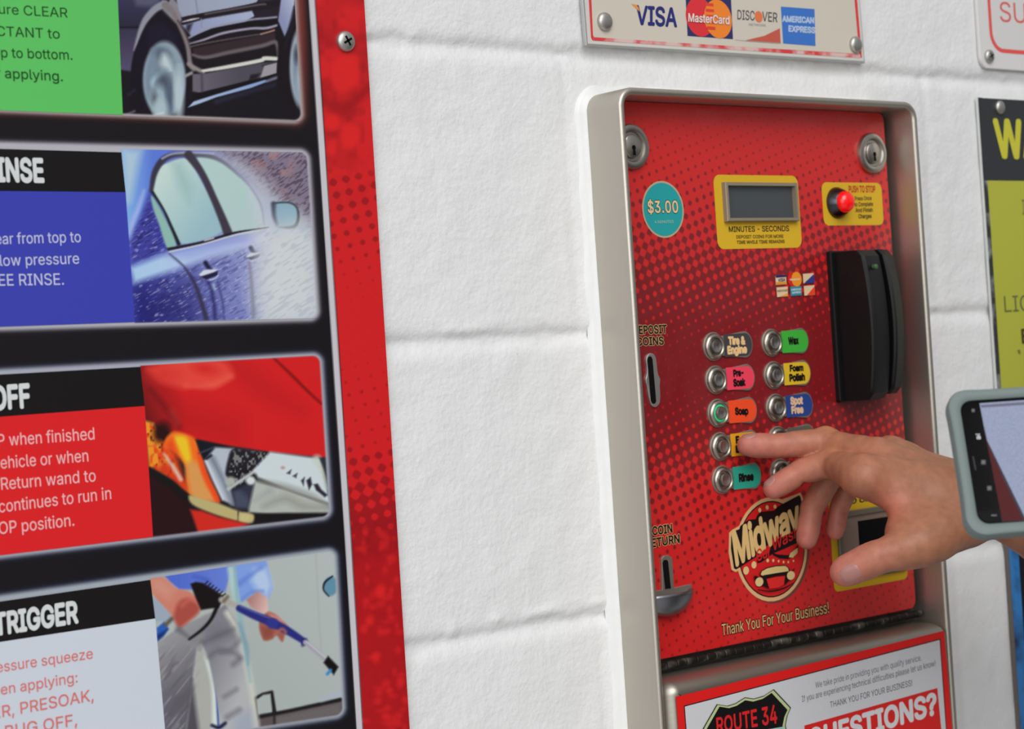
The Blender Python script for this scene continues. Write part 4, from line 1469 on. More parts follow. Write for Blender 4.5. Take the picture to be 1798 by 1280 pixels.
for bu, bz, col, tcol, lines, T, lit in BTN:
    th = math.acos((RP - 0.0003) / RB)
    out = [(bu + RB * math.cos(a), bz + RB * math.sin(a)) for a in np.linspace(th + 0.32, 2 * math.pi - th - 0.32, 30)]
    out += [(bu + LB_ - RP + RP * math.cos(a) * 0.82, bz + RP * math.sin(a)) for a in np.linspace(-math.pi / 2, math.pi / 2, 18)]
    pl = plate('selector_button', out, FW, FW + 0.0014, ESC, BOX, 0.0005)
    f = Flat(FW + 0.0015, T=T)
    r2 = RP - 0.0016
    lab = [(bu + 0.0108, bz - r2), (bu + LB_ - RP, bz - r2)] + [(bu + LB_ - RP + r2 * math.cos(a) * 0.84, bz + r2 * math.sin(a)) for a in np.linspace(-math.pi / 2, math.pi / 2, 18)[1:-1]] + [(bu + LB_ - RP, bz + r2), (bu + 0.0108, bz + r2)]
    f.uz(lab, col)
    for s, x0, y0, x1, y1, h in lines:
        f.text(s, (x0, y0), (x1, y1), h, tcol, bold=0.06)
    f.build('button_label', pl)
    w0 = FW + 0.0013
    lathe('button_ring', bu, bz, [(0.0100, w0), (0.0098, w0 + 0.0012), (0.0090, w0 + 0.0024), (0.0078, w0 + 0.0028), (0.0068, w0 + 0.0022), (0.0064, w0 + 0.0006)], [RINGM], pl, 40)
    if lit:
        lathe('lit_ring', bu, bz, [(0.0065, w0 + 0.0004), (0.0064, w0 + 0.0018), (0.0052, w0 + 0.0018), (0.0050, w0 + 0.0004)], [GREENLIT], pl, 40)
    else:
        lathe('button_gap', bu, bz, [(0.0065, w0 + 0.0004), (0.0050, w0 + 0.0005)], [HOLE], pl, 40)
    lathe('button_cap', bu, bz, [(0.0051, w0 + 0.0002), (0.0051, w0 + 0.0034), (0.0047, w0 + 0.0041), (0.0036, w0 + 0.0040), (0.0030, w0 + 0.0036)], [CAPM], pl, 36)

# coin entry
f = Flat(FW + 0.0001, T=(1100, 560, 7.11))
f.text('DEPOSIT', (88, 190), (506, 176), 100, (44, 32, 28), bold=0.03, outline=(206, 170, 122), obold=0.062)
f.text('COINS', (128, 332), (466, 318), 96, (44, 32, 28), bold=0.03, outline=(206, 170, 122), obold=0.062)
cs = f.build('coin_entry', BOX)
SLOTM = pmat('cast_slot_plate', (0.55, 0.53, 0.51), 0.42, 0.9)
esc = np.array([(295, 428), (330, 445), (356, 500), (372, 640), (384, 700), (406, 750), (404, 800), (402, 850), (408, 940), (402, 1040), (372, 1090), (338, 1102), (300, 1080), (276, 1020), (256, 930), (244, 850), (226, 790), (224, 745), (238, 690), (238, 600), (228, 520), (240, 462), (264, 434)]) / 7.11 + (1100, 560)
q3 = at(*smooth_closed(esc, 3).T, FW)
plate('slot_plate', [(a[0], a[2]) for a in q3], FW, FW + 0.0016, SLOTM, cs, 0.0006)
f = Flat(FW + 0.00165, T=(1100, 560, 7.11))
f.line([(292, 500), (315, 760), (338, 1030)], 66, HOLE)
f.poly([(262, 500), (272, 474), (292, 466), (312, 474), (322, 500)], HOLE)
f.poly([(308, 1030), (318, 1052), (340, 1060), (360, 1050), (368, 1028)], HOLE)
f.build('coin_slot', cs)

# coin return
f = Flat(FW + 0.0001, T=(1100, 900, 4.573))
f.text('COIN', (208, 182), (370, 158), 66, (44, 32, 28), bold=0.03, outline=(206, 170, 122), obold=0.062)
f.text('RETURN', (158, 286), (428, 240), 66, (44, 32, 28), bold=0.03, outline=(206, 170, 122), obold=0.062)
cr_ = f.build('coin_return', BOX)
esc = np.array([(275, 620), (272, 420), (268, 370), (290, 345), (325, 340), (355, 360), (362, 420), (372, 602), (512, 572), (518, 620), (505, 680), (450, 760), (400, 800), (345, 832), (280, 828), (180, 800), (110, 740), (80, 660), (90, 640)]) / 4.573 + (1100, 900)
q3 = at(*esc.T, FW)
plate('return_plate', [(a[0], a[2]) for a in q3], FW, FW + 0.0016, ESC, cr_, 0.0005)
f = Flat(FW + 0.0017, T=(1100, 900, 4.573))
f.line([(312, 400), (322, 500), (334, 612)], 46, HOLE)
f.poly([(290, 402), (298, 384), (312, 378), (328, 384), (336, 400)], HOLE)
f.build('return_slot', cr_)
uu, zz = face_pt(1100 + 300 / 4.573, 900 + 640 / 4.573)
CUPM = pmat('worn_steel_cup', (0.30, 0.30, 0.33), 0.34, 1.0)
cuR, cuH, cuW = 0.0262, 0.0178, 0.0135
V, F = [], []
na, nb = 22, 10
for i in range(nb + 1):          # shallow half bowl, open at the top
    e = i / nb * math.pi / 2
    for k in range(na + 1):
        a = math.pi * k / na
        V.append(P3(uu + cuR * math.cos(a) * math.cos(e), FW + 0.0012 + cuW * math.sin(a) * math.cos(e) ** 0.8, zz - cuH * math.sin(e)))
for i in range(nb):
    for k in range(na):
        a = i * (na + 1) + k
        F.append((a, a + 1, a + na + 2, a + na + 1))
n0 = len(V)
for k in range(na + 1):
    a = math.pi * k / na
    V.append(P3(uu + (cuR - 0.0015) * math.cos(a), FW + 0.0012 + (cuW - 0.0015) * math.sin(a), zz))
for k in range(na):
    F.append((k + 1, k, n0 + k, n0 + k + 1))
V.append(P3(uu, FW + 0.002, zz - cuH * 0.7))
for k in range(na):
    F.append((n0 + k + 1, n0 + k, len(V) - 1))
link('return_cup', V, F, CUPM, cr_, smooth=True)

# round car-wash badge
T = (1240, 860, 5.82)
f = Flat(FW + 0.0001, T=T)
C0 = (668, 606)
HALO, SHAD, RED2 = (206, 164, 118), (112, 62, 56), (196, 36, 38)
f.circ((690, 625), 0.0402, SHAD)
f.circ((668, 608), 0.0400, HALO)
f.poly([(232, 440), (262, 410), (330, 372), (400, 290), (470, 220), (700, 130), (800, 90), (960, 30), (990, 90), (1000, 300), (700, 600), (420, 780), (300, 840), (258, 820), (228, 640)], HALO)
f.circ(C0, 0.0371, INK)
f.circ(C0, 0.0361, RED2)
f.poly([(262, 440), (275, 425), (335, 402), (345, 370), (395, 330), (430, 305), (500, 300), (525, 250), (560, 225), (690, 212), (730, 170), (800, 132), (945, 55), (962, 75), (978, 180), (965, 400), (880, 425), (780, 470), (700, 505), (600, 590), (500, 690), (345, 790), (300, 814), (280, 800), (250, 600), (252, 480)], INK)
f.text('Midway', (296, 772), (968, 372), 330, (208, 174, 116), bold=0.035, h1=270, spacing=0.96, lean=0.13)
f.poly([(510, 700), (640, 640), (655, 580), (730, 500), (880, 430), (965, 400), (950, 480), (930, 540), (800, 600), (680, 650), (560, 740), (520, 750)], INK)
f.text('Car', (512, 735), (655, 672), 118, (198, 42, 40), bold=0.01)
f.text('Wash', (672, 628), (945, 470), 130, (198, 42, 40), bold=0.01, h1=100)
f.poly([(665, 640), (720, 660), (830, 668), (900, 610), (930, 560), (935, 610), (900, 680), (830, 708), (740, 700), (680, 670)], INK)
f.poly([(838, 690), (850, 650), (915, 600), (928, 592), (925, 645), (880, 692)], (200, 176, 120))
for cx, cy, rr in ((400, 825, 0.0031), (480, 767, 0.0027), (620, 722, 0.0014), (676, 722, 0.0012), (730, 729, 0.0010), (780, 738, 0.0010), (828, 738, 0.0009), (880, 726, 0.0008), (535, 208, 0.0017), (610, 180, 0.0017), (690, 172, 0.0016)):
    f.circ((cx, cy), rr, (210, 176, 122))
f.poly([(530, 870), (545, 830), (600, 795), (700, 772), (800, 770), (835, 800), (842, 840), (700, 862), (560, 895)], INK)
f.poly([(542, 866), (556, 832), (610, 802), (700, 782), (795, 778), (822, 800), (830, 830), (700, 852), (570, 880)], (204, 178, 120))
f.poly([(545, 893), (570, 872), (700, 850), (834, 830), (800, 868), (690, 882), (600, 908)], INK)
f.poly([(470, 880), (500, 878), (530, 900), (600, 905), (625, 1010), (575, 985), (500, 970), (484, 935)], INK)
f.poly([(790, 862), (840, 838), (895, 795), (870, 840), (890, 868), (860, 905), (780, 975), (790, 900)], INK)
f.circ((526, 940), 0.0034, (204, 180, 126), rx=0.0044)
f.circ((848, 874), 0.0034, (204, 180, 126), rx=0.0044)
f.poly([(598, 912), (690, 890), (788, 880), (775, 965), (720, 1000), (628, 1010)], (206, 44, 42))
f.line([(505, 1018), (640, 1035), (780, 1002), (880, 945)], [8, 14, 14, 6], INK, True)
f.build('badge', BOX)

f = Flat(FW + 0.0001)
f.text('Thank You For Your Business!', (1268, 1116), (1455.5, 1076), 19.5, (212, 178, 124), bold=0.0, outline=(64, 22, 24), obold=0.05)
f.build('thanks_lettering', BOX)

# bill acceptor at the lower right of the faceplate
f = Flat(FW + 0.0001, T=(1440, 860, 5.818))
bu0, bu1, bz0, bz1 = 0.3006, 0.3905, 1.2108, 1.2945
f.uz(rrect(bu0, bu1, bz0, bz1, 0.005, 6), (196, 158, 34))
f.text('NO CHANGE', (246, 156), (760, 70), 52, (44, 40, 30), bold=0.03, slant=.15)
bill = f.build('bill_acceptor', BOX)
mo = [(0.3078, 1.2180), (0.3880, 1.2180), (0.3880, 1.2735), (0.3078, 1.2735)]
V, F = loft([(mo, FW), (mo, FW + 0.0020), (inset(mo, 0.0006), FW + 0.0026), (inset(mo, 0.0042), FW + 0.0026), (inset(mo, 0.0044), FW + 0.0004)], False)
link('acceptor_frame', V, F, pmat('grey_acceptor_frame', tuple(alb((110, 100, 88))), 0.5, 0.3), bill)
plate('acceptor_plate', [(0.3120, 1.2222), (0.3840, 1.2222), (0.3840, 1.2693), (0.3120, 1.2693)], FW + 0.0002, FW + 0.0008, pmat('taupe_plate', tuple(alb((122, 104, 92))), 0.5), bill, 0)
plate('bill_slot', [(0.3330, 1.2275), (0.3800, 1.2275), (0.3800, 1.2640), (0.3330, 1.2640)], FW + 0.0003, FW + 0.0011, HOLE, bill, 0)

# piano hinge under the faceplate
hz, hw = 1.1806, FW + 0.0005
V, F = [], []
n = 16
k0 = 0
hu = FL + 0.002
HM = pmat('dark_mottled_hinge', None, 0.5, 0.8)  # dark metal broken by a few lighter blotches
mottle(HM, (0.03, 0.028, 0.024), (0.24, 0.225, 0.19), 70, 3, 0.50, 0.72)
while hu < FR - 0.004:
    for i, (du, r) in enumerate(((0.0004, 0.0024), (0.0008, 0.0029), (0.0092, 0.0029), (0.0096, 0.0024))):
        for k in range(n):
            a = 2 * math.pi * k / n
            V.append(P3(hu + du, hw + r * math.cos(a), hz + r * math.sin(a)))
    for i in range(3):
        for k in range(n):
            j = (k + 1) % n
            F.append((k0 + i * n + k, k0 + i * n + j, k0 + (i + 1) * n + j, k0 + (i + 1) * n + k))
    F.append(tuple(k0 + k for k in range(n)))
    F.append(tuple(k0 + 3 * n + k for k in range(n))[::-1])
    k0 = len(V)
    hu += 0.0100
link('piano_hinge', V, F, HM, BOX, smooth=False)

# lower vault door with its notice
do = rrect(0.0885, 0.4050, 0.93, 1.1742, 0.010, 8)
V, F = loft([(do, 0.008), (do, 0.0310), (inset(do, 0.0006), 0.0345), (inset(do, 0.0020), 0.0385), (inset(do, 0.0042), 0.0415), (inset(do, 0.0072), 0.0434), (inset(do, 0.0110), 0.0440)], True)
DOORM = pmat('brushed_door_steel', (0.46, 0.43, 0.37), 0.46, 1.0)
add_bump(DOORM, 50, 0.12, 0.0006, 4, (1, 1, 8))
door = sharp(link('vault_door', V, F, DOORM, BOX, smooth=True), 50)
DW = 0.0443
f = Flat(DW, 0.00006)
f.poly([(1186.5, 1223.5), (1657.8, 1107.3), (1672.5, 1285), (1680, 1380), (1208, 1490)], (212, 36, 34))
f.poly([(1200.6, 1239), (1651, 1121.4), (1662.5, 1285), (1668, 1370), (1218, 1480)], (40, 32, 34))
f.poly([(1202.2, 1240.6), (1649.4, 1123.6), (1660.9, 1285), (1666, 1368), (1220, 1478)], (198, 198, 202))
L = (1380, 1020, 4.30)
f.T = L
f.text('We take pride in providing you with quality service.', (222, 810), (1022, 600), 45, (96, 94, 100), bold=0.0)
f.text('If you are experiencing technical difficulties please let us know!', (120, 914), (1128, 642), 45, (96, 94, 100), bold=0.0)
f.text('THANK YOU FOR YOUR BUSINESS!', (332, 958), (952, 790), 45, (96, 94, 100), bold=0.0)
f.poly([(136, 1092), (1140, 808), (1160, 1016), (1178, 1200), (160, 1500)], (204, 40, 38))
f.text('QUESTIONS?', (170, 1282), (1140, 998), 152, (208, 206, 208), bold=0.035)
f.T = (1020, 1020, 4.495)
sh = [(1068, 972), (1150, 985), (1215, 965), (1290, 917), (1360, 928), (1440, 905), (1518, 853), (1655, 1000), (1628, 1060), (1612, 1140), (1650, 1300), (1500, 1480), (1340, 1560), (1140, 1540), (1000, 1500), (960, 1330), (985, 1260), (955, 1169)]
f.poly(sh, (36, 40, 34))
sh2 = np.array(sh, float)
ctr = np.array((1310, 1200.0))
f.poly(ctr + (sh2 - ctr) * 0.975, (178, 192, 140))
f.poly(ctr + (sh2 - ctr) * 0.915, (27, 24, 26))
f.text('ROUTE 34', (1068, 1196), (1546, 1118), 112, (206, 40, 42), bold=0.02, h1=140, spacing=1.03)
f.poly([(1035, 1245), (1600, 1148), (1606, 1185), (1035, 1285)], (150, 188, 178))
f.build('notice_sign', door)

# ------------------------------------------------------------------ the other signs
# payment sign above the box
card = thing('card_payment_sign', 'worn cream metal sign with four card payment marks above the steel box', 'sign', (0.27, -0.002, 1.64))
cq = np.array([(1018, -60), (1505, -60), (1519, 111), (1029.5, 79.5)])
c3 = at(*cq.T, 0.005)
PLATE = pmat('sign_sheet_aluminium', (0.52, 0.53, 0.52), 0.45, 0.7)
plate('sign_plate', [(a[0], a[2]) for a in c3], 0.0020, 0.0050, PLATE, card, 0.0004)
f = Flat(0.00505, 0.00006)
f.poly([(1021.5, -60), (1504, -60), (1517, 107.5), (1032, 76.5)], (198, 195, 188))
f.poly([(1030, -60), (1500, -60), (1513.2, 101.5), (1508, 102), (1040, 71), (1037.5, 66)], (206, 62, 66))
f.poly([(1035.6, -60), (1494.5, -60), (1508.4, 94.8), (1043.5, 66.2), (1041, 62)], (197, 190, 177))
print_ = f.build('printed_face', card)
WORN = pmat('worn_red_print', None, 0.5)
mottle(WORN, tuple(alb((206, 176, 172))), tuple(alb((206, 60, 66))), 55, 6, 0.42, 0.60)
f2 = Flat(0.00525, 0.00006)
f2.poly([(1041, 65.2), (1510, 95.6), (1511, 102), (1042, 71.2)], WORN)
f2.build('worn_border', card)
f = Flat(0.00535, 0.00006, (1010, 0, 5.993))
f.text('VISA', (640, 252), (1072, 280), 190, (46, 50, 112), bold=0.025, lean=0.0)
f.poly([(588, 42), (640, 50), (668, 84), (676, 122), (640, 88)], (222, 140, 66))
f.build('blue_mark', card)
f = Flat(0.00535, 0.00006, (1010, 0, 5.993))
f.poly([(1160, -60), (1638, -28), (1660, 412), (1182, 378)], (50, 52, 98))
cx = at(*np.array([(1010 + 1312 / 5.993, 178 / 5.993), (1010 + 1502 / 5.993, 200 / 5.993)]).T, 0.0054)
rr = 0.0150
for c, col in ((cx[0], (208, 54, 60)), (cx[1], (228, 128, 50))):
    f.uz([(c[0] + rr * math.cos(t), c[2] + rr * math.sin(t)) for t in np.linspace(0, 2 * math.pi, 48)[:-1]], col)
for k in range(5):
    z = cx[0][2] + 0.009 - k * 0.0045
    f.uz([(cx[1][0] - 0.0128, z), (cx[1][0] - 0.004, z), (cx[1][0] - 0.004, z + 0.0022), (cx[1][0] - 0.0128, z + 0.0022)], (214, 66, 54))
f.text('MasterCard', (1184, 226), (1618, 256), 84, (226, 208, 200), bold=0.02, lean=0, outline=(150, 60, 60), obold=0.035)
f.build('two_circle_mark', card)
f = Flat(0.00535, 0.00006, (1000, 0, 2.253))
f.text('DISC', (664, 76), (732, 81), 37, (84, 78, 84), bold=0.006, lean=0)
f.text('VER', (762, 83), (822, 88), 37, (84, 78, 84), bold=0.006, lean=0)
f.circ((748, 66), 0.0044, (216, 116, 70))
f.text('NETWORK', (709, 101), (776, 105), 9, (150, 140, 136), bold=0.0, lean=0)
f.poly([(690, 161), (770, 142), (831, 112), (834, 170)], (186, 88, 74), False)
f.line([(655, 157), (690, 160.5), (834, 171)], 1.6, (176, 160, 150))
f.build('orange_arc_mark', card)
f = Flat(0.00535, 0.00006, (1000, 0, 2.253))
f.poly([(836, 26), (969, 36), (973, 182), (845, 172)], (62, 112, 188))
f.text('AMERICAN', (842, 85), (966, 92), 22, (166, 190, 220), bold=0.01, lean=0, outline=(196, 206, 222), obold=0.04)
f.text('EXPRESS', (866, 124), (970, 131), 22, (166, 190, 220), bold=0.01, lean=0, outline=(196, 206, 222), obold=0.04)
f.build('blue_box_mark', card)
for x, y in ((1060, 38.4), (1500.5, 78.8)):
    p = at(np.array([x]), np.array([y]), 0.005)[0]
    screw(p[0], p[2], 0.0054, 0.0068, card, plain=True)

# red-bordered sign at the top right
red = thing('red_bordered_sign', 'white metal sign with a rounded red border, cut off at the top right', 'sign', (0.62, -0.002, 1.64))
a = at(np.array([1719.0, 1800.0]), np.array([60.0, 124.0]), 0.004)
zb = at(np.array([1760.0]), np.array([121.8]), 0.004)[0][2]
ul = a[0][0]
plate('sign_plate', rrect(ul, ul + 0.30, zb, zb + 0.20, 0.010, 8), 0.0012, 0.0040, pmat('white_enamel', tuple(alb((206, 204, 203))), 0.4), red, 0.0006)
f = Flat(0.0041, 0.00006)
k = 0.0150
f.uz(rrect(ul + k, ul + 0.285, zb + 0.0148, zb + 0.185, 0.018, 10), (214, 84, 80))
f.uz(rrect(ul + k + 0.0040, ul + 0.281, zb + 0.0148 + 0.0036, zb + 0.181, 0.0145, 10), (202, 200, 199))
f.T = (1660, 0, 4.0)
f.text('SU', (384, 152), (566, 164), 140, (206, 92, 88), bold=0.0, lean=0.05)
f.build('printed_face', red)
p = at(np.array([1735.5]), np.array([99.0]), 0.004)[0]
screw(p[0], p[2], 0.0044, 0.0058, red)

# yellow and black warning sign
warn = thing('warning_sign', 'yellow warning sign with a black header, right of the steel box', 'sign', (0.62, -0.002, 1.30))
wu0, wz1 = 0.5398, 1.6142
plate('sign_plate', [(wu0, 1.245), (wu0 + 0.32, 1.245), (wu0 + 0.32, wz1), (wu0, wz1)], 0.0016, 0.0042, pmat('white_sign_core', (0.62, 0.64, 0.62), 0.5), warn, 0.0004)
f = Flat(0.0043, 0.00006)
EDGE = pmat('grimy_sign_edge', None, 0.6)
mottle(EDGE, tuple(alb((48, 50, 50))), tuple(alb((150, 156, 150))), 40, 5, 0.50, 0.66)
f.uz([(wu0, 1.246), (wu0 + 0.0058, 1.246), (wu0 + 0.0058, wz1), (wu0, wz1)], EDGE)
zh = at(np.array([1770.0]), np.array([317.5]), 0.0042)[0][2]
f.uz([(wu0 + 0.0003, zh), (wu0 + 0.318, zh), (wu0 + 0.318, wz1 - 0.0003), (wu0 + 0.0003, wz1 - 0.0003)], (52, 54, 57))
f.uz([(wu0 + 0.0056, 1.248), (wu0 + 0.316, 1.248), (wu0 + 0.316, zh), (wu0 + 0.0056, zh)], (168, 170, 64))
f.T = (1660, 0, 4.0)
f.text('WA', (355, 1097), (690, 1108), 250, (190, 186, 62), bold=0.035, lean=0.10)
f.T = (1620, 300, 3.2)
f.text('I', (560, 246), (576, 246), 84, (104, 108, 62), bold=0.0)
f.text('LIG', (460, 794), (606, 787), 90, (96, 104, 62), bold=0.0)
f.text('E', (556, 968), (596, 964), 76, (70, 62, 34), bold=0.03)
f.poly([(530, 1008), (545, 1004), (548, 1030), (538, 1028)], (110, 110, 60))
f.build('printed_face', warn)
p = at(np.array([1754.0]), np.array([189.0]), 0.0042)[0]
screw(p[0], p[2], 0.0046, 0.0060, warn, plain=True)

# blue mottled sign low on the right
blue = thing('blue_mottled_sign', 'blue and black mottled sign low on the wall at the right edge, below the forearm', 'sign', (0.66, -0.002, 1.0))
bu_ = 0.5405
plate('sign_plate', [(bu_ - 0.0016, 0.86), (bu_ + 0.26, 0.86), (bu_ + 0.26, 1.232), (bu_ - 0.0016, 1.232)], 0.0010, 0.0034, pmat('rusty_sheet_edge', (0.13, 0.11, 0.10), 0.7), blue, 0.0003)
BLUEM = pmat('blue_mottled_print', None, 0.45)
mottle(BLUEM, tuple(alb((18, 30, 66))), tuple(alb((48, 118, 182))), 30, 6, 0.34, 0.56)
f = Flat(0.0035, 0.00006)
f.uz([(bu_ + 0.0016, 0.862), (bu_ + 0.256, 0.862), (bu_ + 0.256, 1.230), (bu_ + 0.0016, 1.230)], BLUEM)
f.uz([(bu_ + 0.0150, 0.880), (bu_ + 0.245, 0.880), (bu_ + 0.245, 1.222), (bu_ + 0.0150, 1.222)], (24, 24, 30))
f.build('printed_face', blue)

# ------------------------------------------------------------------ the person's right hand and forearm
# Joints in metres, worked out once for a large adult right hand whose middle finger reaches the button column.
J = {
    'mt': (0.2022, -0.0268, 1.3352), 'md': (0.2230, -0.0391, 1.3330), 'mp': (0.2527, -0.0580, 1.3335), 'mk': (0.2575, -0.1026, 1.3210),
    'it': (0.2137, -0.0392, 1.3014), 'id': (0.2303, -0.0527, 1.3129), 'ip': (0.2448, -0.0700, 1.3178), 'ik': (0.2311, -0.1112, 1.3108),
    'rt': (0.2536, -0.0330, 1.2585), 'rd': (0.2599, -0.0345, 1.2821), 'rp': (0.2690, -0.0480, 1.3070), 'rk': (0.2790, -0.0951, 1.3205),
    'pt': (0.2830, -0.0362, 1.2612), 'pd': (0.2879, -0.0375, 1.2800), 'pp': (0.2930, -0.0470, 1.3000), 'pk': (0.2985, -0.0898, 1.3165),
    'tt': (0.1975, -0.1183, 1.2435), 'ti': (0.2111, -0.1362, 1.2526), 'tm': (0.2405, -0.1536, 1.2601), 'tc': (0.2893, -0.1545, 1.2728),
    'wr': (0.3146, -0.1556, 1.2870), 'wu': (0.3370, -0.1400, 1.2850), 'fa': (0.3720, -0.1865, 1.2520), 'fb': (0.3900, -0.1720, 1.2540),
    'el': (0.5400, -0.3000, 1.1600), 'eb': (0.5560, -0.2860, 1.1580)}
J = {k: np.array(v) for k, v in J.items()}


class SDF:
    def __init__(self, lo, hi, h):
        self.h = h
        self.o = np.array(lo, float)
        n = np.ceil((np.array(hi) - self.o) / h).astype(int) + 1
        self.ax = [self.o[i] + h * np.arange(n[i]) for i in range(3)]
        self.f = np.full(tuple(n), 0.05, np.float32)

    def sub(self, pts, pad):
        pts = np.array(pts)
        lo = np.clip(((pts.min(0) - pad - self.o) / self.h).astype(int), 0, np.array(self.f.shape) - 1)
        hi = np.clip(((pts.max(0) + pad - self.o) / self.h).astype(int) + 2, 1, np.array(self.f.shape))
        sl = tuple(slice(a, b) for a, b in zip(lo, hi))
        g = np.meshgrid(*[self.ax[i][sl[i]] for i in range(3)], indexing='ij')
        return sl, g

    @staticmethod
    def cone(g, a, b, ra, rb):
        a, b = np.asarray(a, float), np.asarray(b, float)
        e = b - a
        L = e @ e + 1e-12
        t = np.clip(((g[0] - a[0]) * e[0] + (g[1] - a[1]) * e[1] + (g[2] - a[2]) * e[2]) / L, 0, 1)
        return np.sqrt((g[0] - a[0] - t * e[0]) ** 2 + (g[1] - a[1] - t * e[1]) ** 2 + (g[2] - a[2] - t * e[2]) ** 2) - (ra + (rb - ra) * t)

    @staticmethod
    def smin(a, b, k):
        h = np.clip(0.5 + 0.5 * (b - a) / k, 0, 1)
        return b * (1 - h) + a * h - k * h * (1 - h)

    def add(self, chain, k_in, k_out, subtract=False):
        """chain: list of (a, b, ra, rb) blended with k_in among themselves, then with the body with k_out."""
        pts = [p for c in chain for p in (c[0], c[1])]
        R = max(max(c[2], c[3]) for c in chain)
        sl, g = self.sub(pts, R + 0.022)
        d = None
        for c in chain:
            e = self.cone(g, *c)
            d = e if d is None else self.smin(d, e, k_in)
        cur = self.f[sl]
        if subtract:
            self.f[sl] = -self.smin(-cur, d, k_out)
        else:
            self.f[sl] = self.smin(cur, d, k_out)

    def mesh(self):
        f = self.f
        ins = f < 0
        n = np.array(f.shape)
        c = n - 1
        cnt = np.zeros(tuple(c), np.int32)
        acc = np.zeros(tuple(c) + (3,), np.float64)
        offs = [(i, j, k) for i in (0, 1) for j in (0, 1) for k in (0, 1)]

        def V(o, arr):
            return arr[o[0]:o[0] + c[0], o[1]:o[1] + c[1], o[2]:o[2] + c[2]]
        for a in offs:
            for ax in range(3):
                if a[ax] == 0:
                    b = list(a)
                    b[ax] = 1
                    fa, fb = V(a, f), V(b, f)
                    x = (fa < 0) != (fb < 0)
                    t = np.where(x, fa / np.where(x, fa - fb, 1), 0)
                    cnt += x
                    for d in range(3):
                        acc[..., d] += np.where(x, a[d] + (t if d == ax else 0), 0)
        act = cnt > 0
        idx = np.full(tuple(c), -1, np.int64)
        idx[act] = np.arange(act.sum())
        base = np.argwhere(act)
        verts = self.o + (base + acc[act] / cnt[act][:, None]) * self.h
        faces = []
        for ax in range(3):
            s0 = [slice(None)] * 3
            s1 = [slice(None)] * 3
            s0[ax], s1[ax] = slice(0, -1), slice(1, None)
            ch = ins[tuple(s0)] != ins[tuple(s1)]
            e = np.argwhere(ch)
            o1, o2 = [(1, 2), (2, 0), (0, 1)][ax]
            ok = (e[:, o1] > 0) & (e[:, o2] > 0) & (e[:, o1] < c[o1]) & (e[:, o2] < c[o2])
            e = e[ok]
            q = []
            for d1, d2 in ((-1, -1), (0, -1), (0, 0), (-1, 0)):
                m = e.copy()
                m[:, o1] += d1
                m[:, o2] += d2
                q.append(idx[m[:, 0], m[:, 1], m[:, 2]])
            q = np.stack(q, 1)
            flip = ~ins[tuple(s0)][e[:, 0], e[:, 1], e[:, 2]]
            q[flip] = q[flip][:, ::-1]
            faces.append(q)
        return verts, np.concatenate(faces)

    def value(self, p):
        q = (np.asarray(p) - self.o) / self.h
        i = np.clip(np.floor(q).astype(int), 0, np.array(self.f.shape) - 2)
        t = q - i
        out = 0
        for a in (0, 1):
            for b in (0, 1):
                for c in (0, 1):
                    w = (t[..., 0] if a else 1 - t[..., 0]) * (t[..., 1] if b else 1 - t[..., 1]) * (t[..., 2] if c else 1 - t[..., 2])
                    out = out + w * self.f[i[..., 0] + a, i[..., 1] + b, i[..., 2] + c]
        return out


def lerp(a, b, t):
    return a + (b - a) * t


h = SDF((0.165, -0.335, 1.14), (0.60, 0.005, 1.375), 0.00125)
# dorsal direction of the hand (out of its back)
row = J['pk'] - J['ik']
hd = (J['ik'] + J['mk'] + J['rk']) / 3 - J['wr']
dors = np.cross(row, hd)
dors /= np.linalg.norm(dors)
if dors[2] < 0:
    dors = -dors
row_n = row / np.linalg.norm(row)
# forearm and wrist
h.add([(J['el'], J['fa'], 0.041, 0.031), (J['eb'], J['fb'], 0.041, 0.030), (J['fa'], J['wr'], 0.031, 0.0225), (J['fb'], J['wu'], 0.030, 0.021)], 0.012, 0.004)
# metacarpals and palm
palm = []
for k, r in (('ik', 0.0128), ('mk', 0.0126), ('rk', 0.0118), ('pk', 0.0106)):
    i = 'imrp'.index(k[0])
    w = lerp(J['wr'], J['wu'], i / 3.0)
    palm.append((w, J[k] - dors * 0.002, 0.0195, r))
    palm.append((lerp(w, J[k], 0.25) - dors * 0.010, J[k] - dors * (0.003 if k == 'ik' else 0.006), 0.014, r * (0.80 if k == 'ik' else 0.92)))
h.add(palm, 0.010, 0.012)
# ball of the thumb and heel of the hand
h.add([(J['tc'], J['tm'], 0.0195, 0.0150), (lerp(J['tc'], J['wr'], 0.4) - dors * 0.010, lerp(J['tm'], J['ik'], 0.25) - dors * 0.006, 0.0180, 0.0125)], 0.010, 0.014)
h.add([(J['wu'] - dors * 0.008, J['pk'] - dors * 0.012, 0.0185, 0.0120)], 0.004, 0.012)
# web between thumb and index finger
h.add([(lerp(J['tc'], J['tm'], 0.25), lerp(J['wr'], J['ik'], 0.52), 0.0105, 0.0105), (lerp(J['tc'], J['tm'], 0.62), lerp(J['wr'], J['ik'], 0.78), 0.0080, 0.0080), (lerp(J['tc'], J['tm'], 0.85), lerp(J['wr'], J['ik'], 0.88), 0.0065, 0.0065)], 0.012, 0.016)


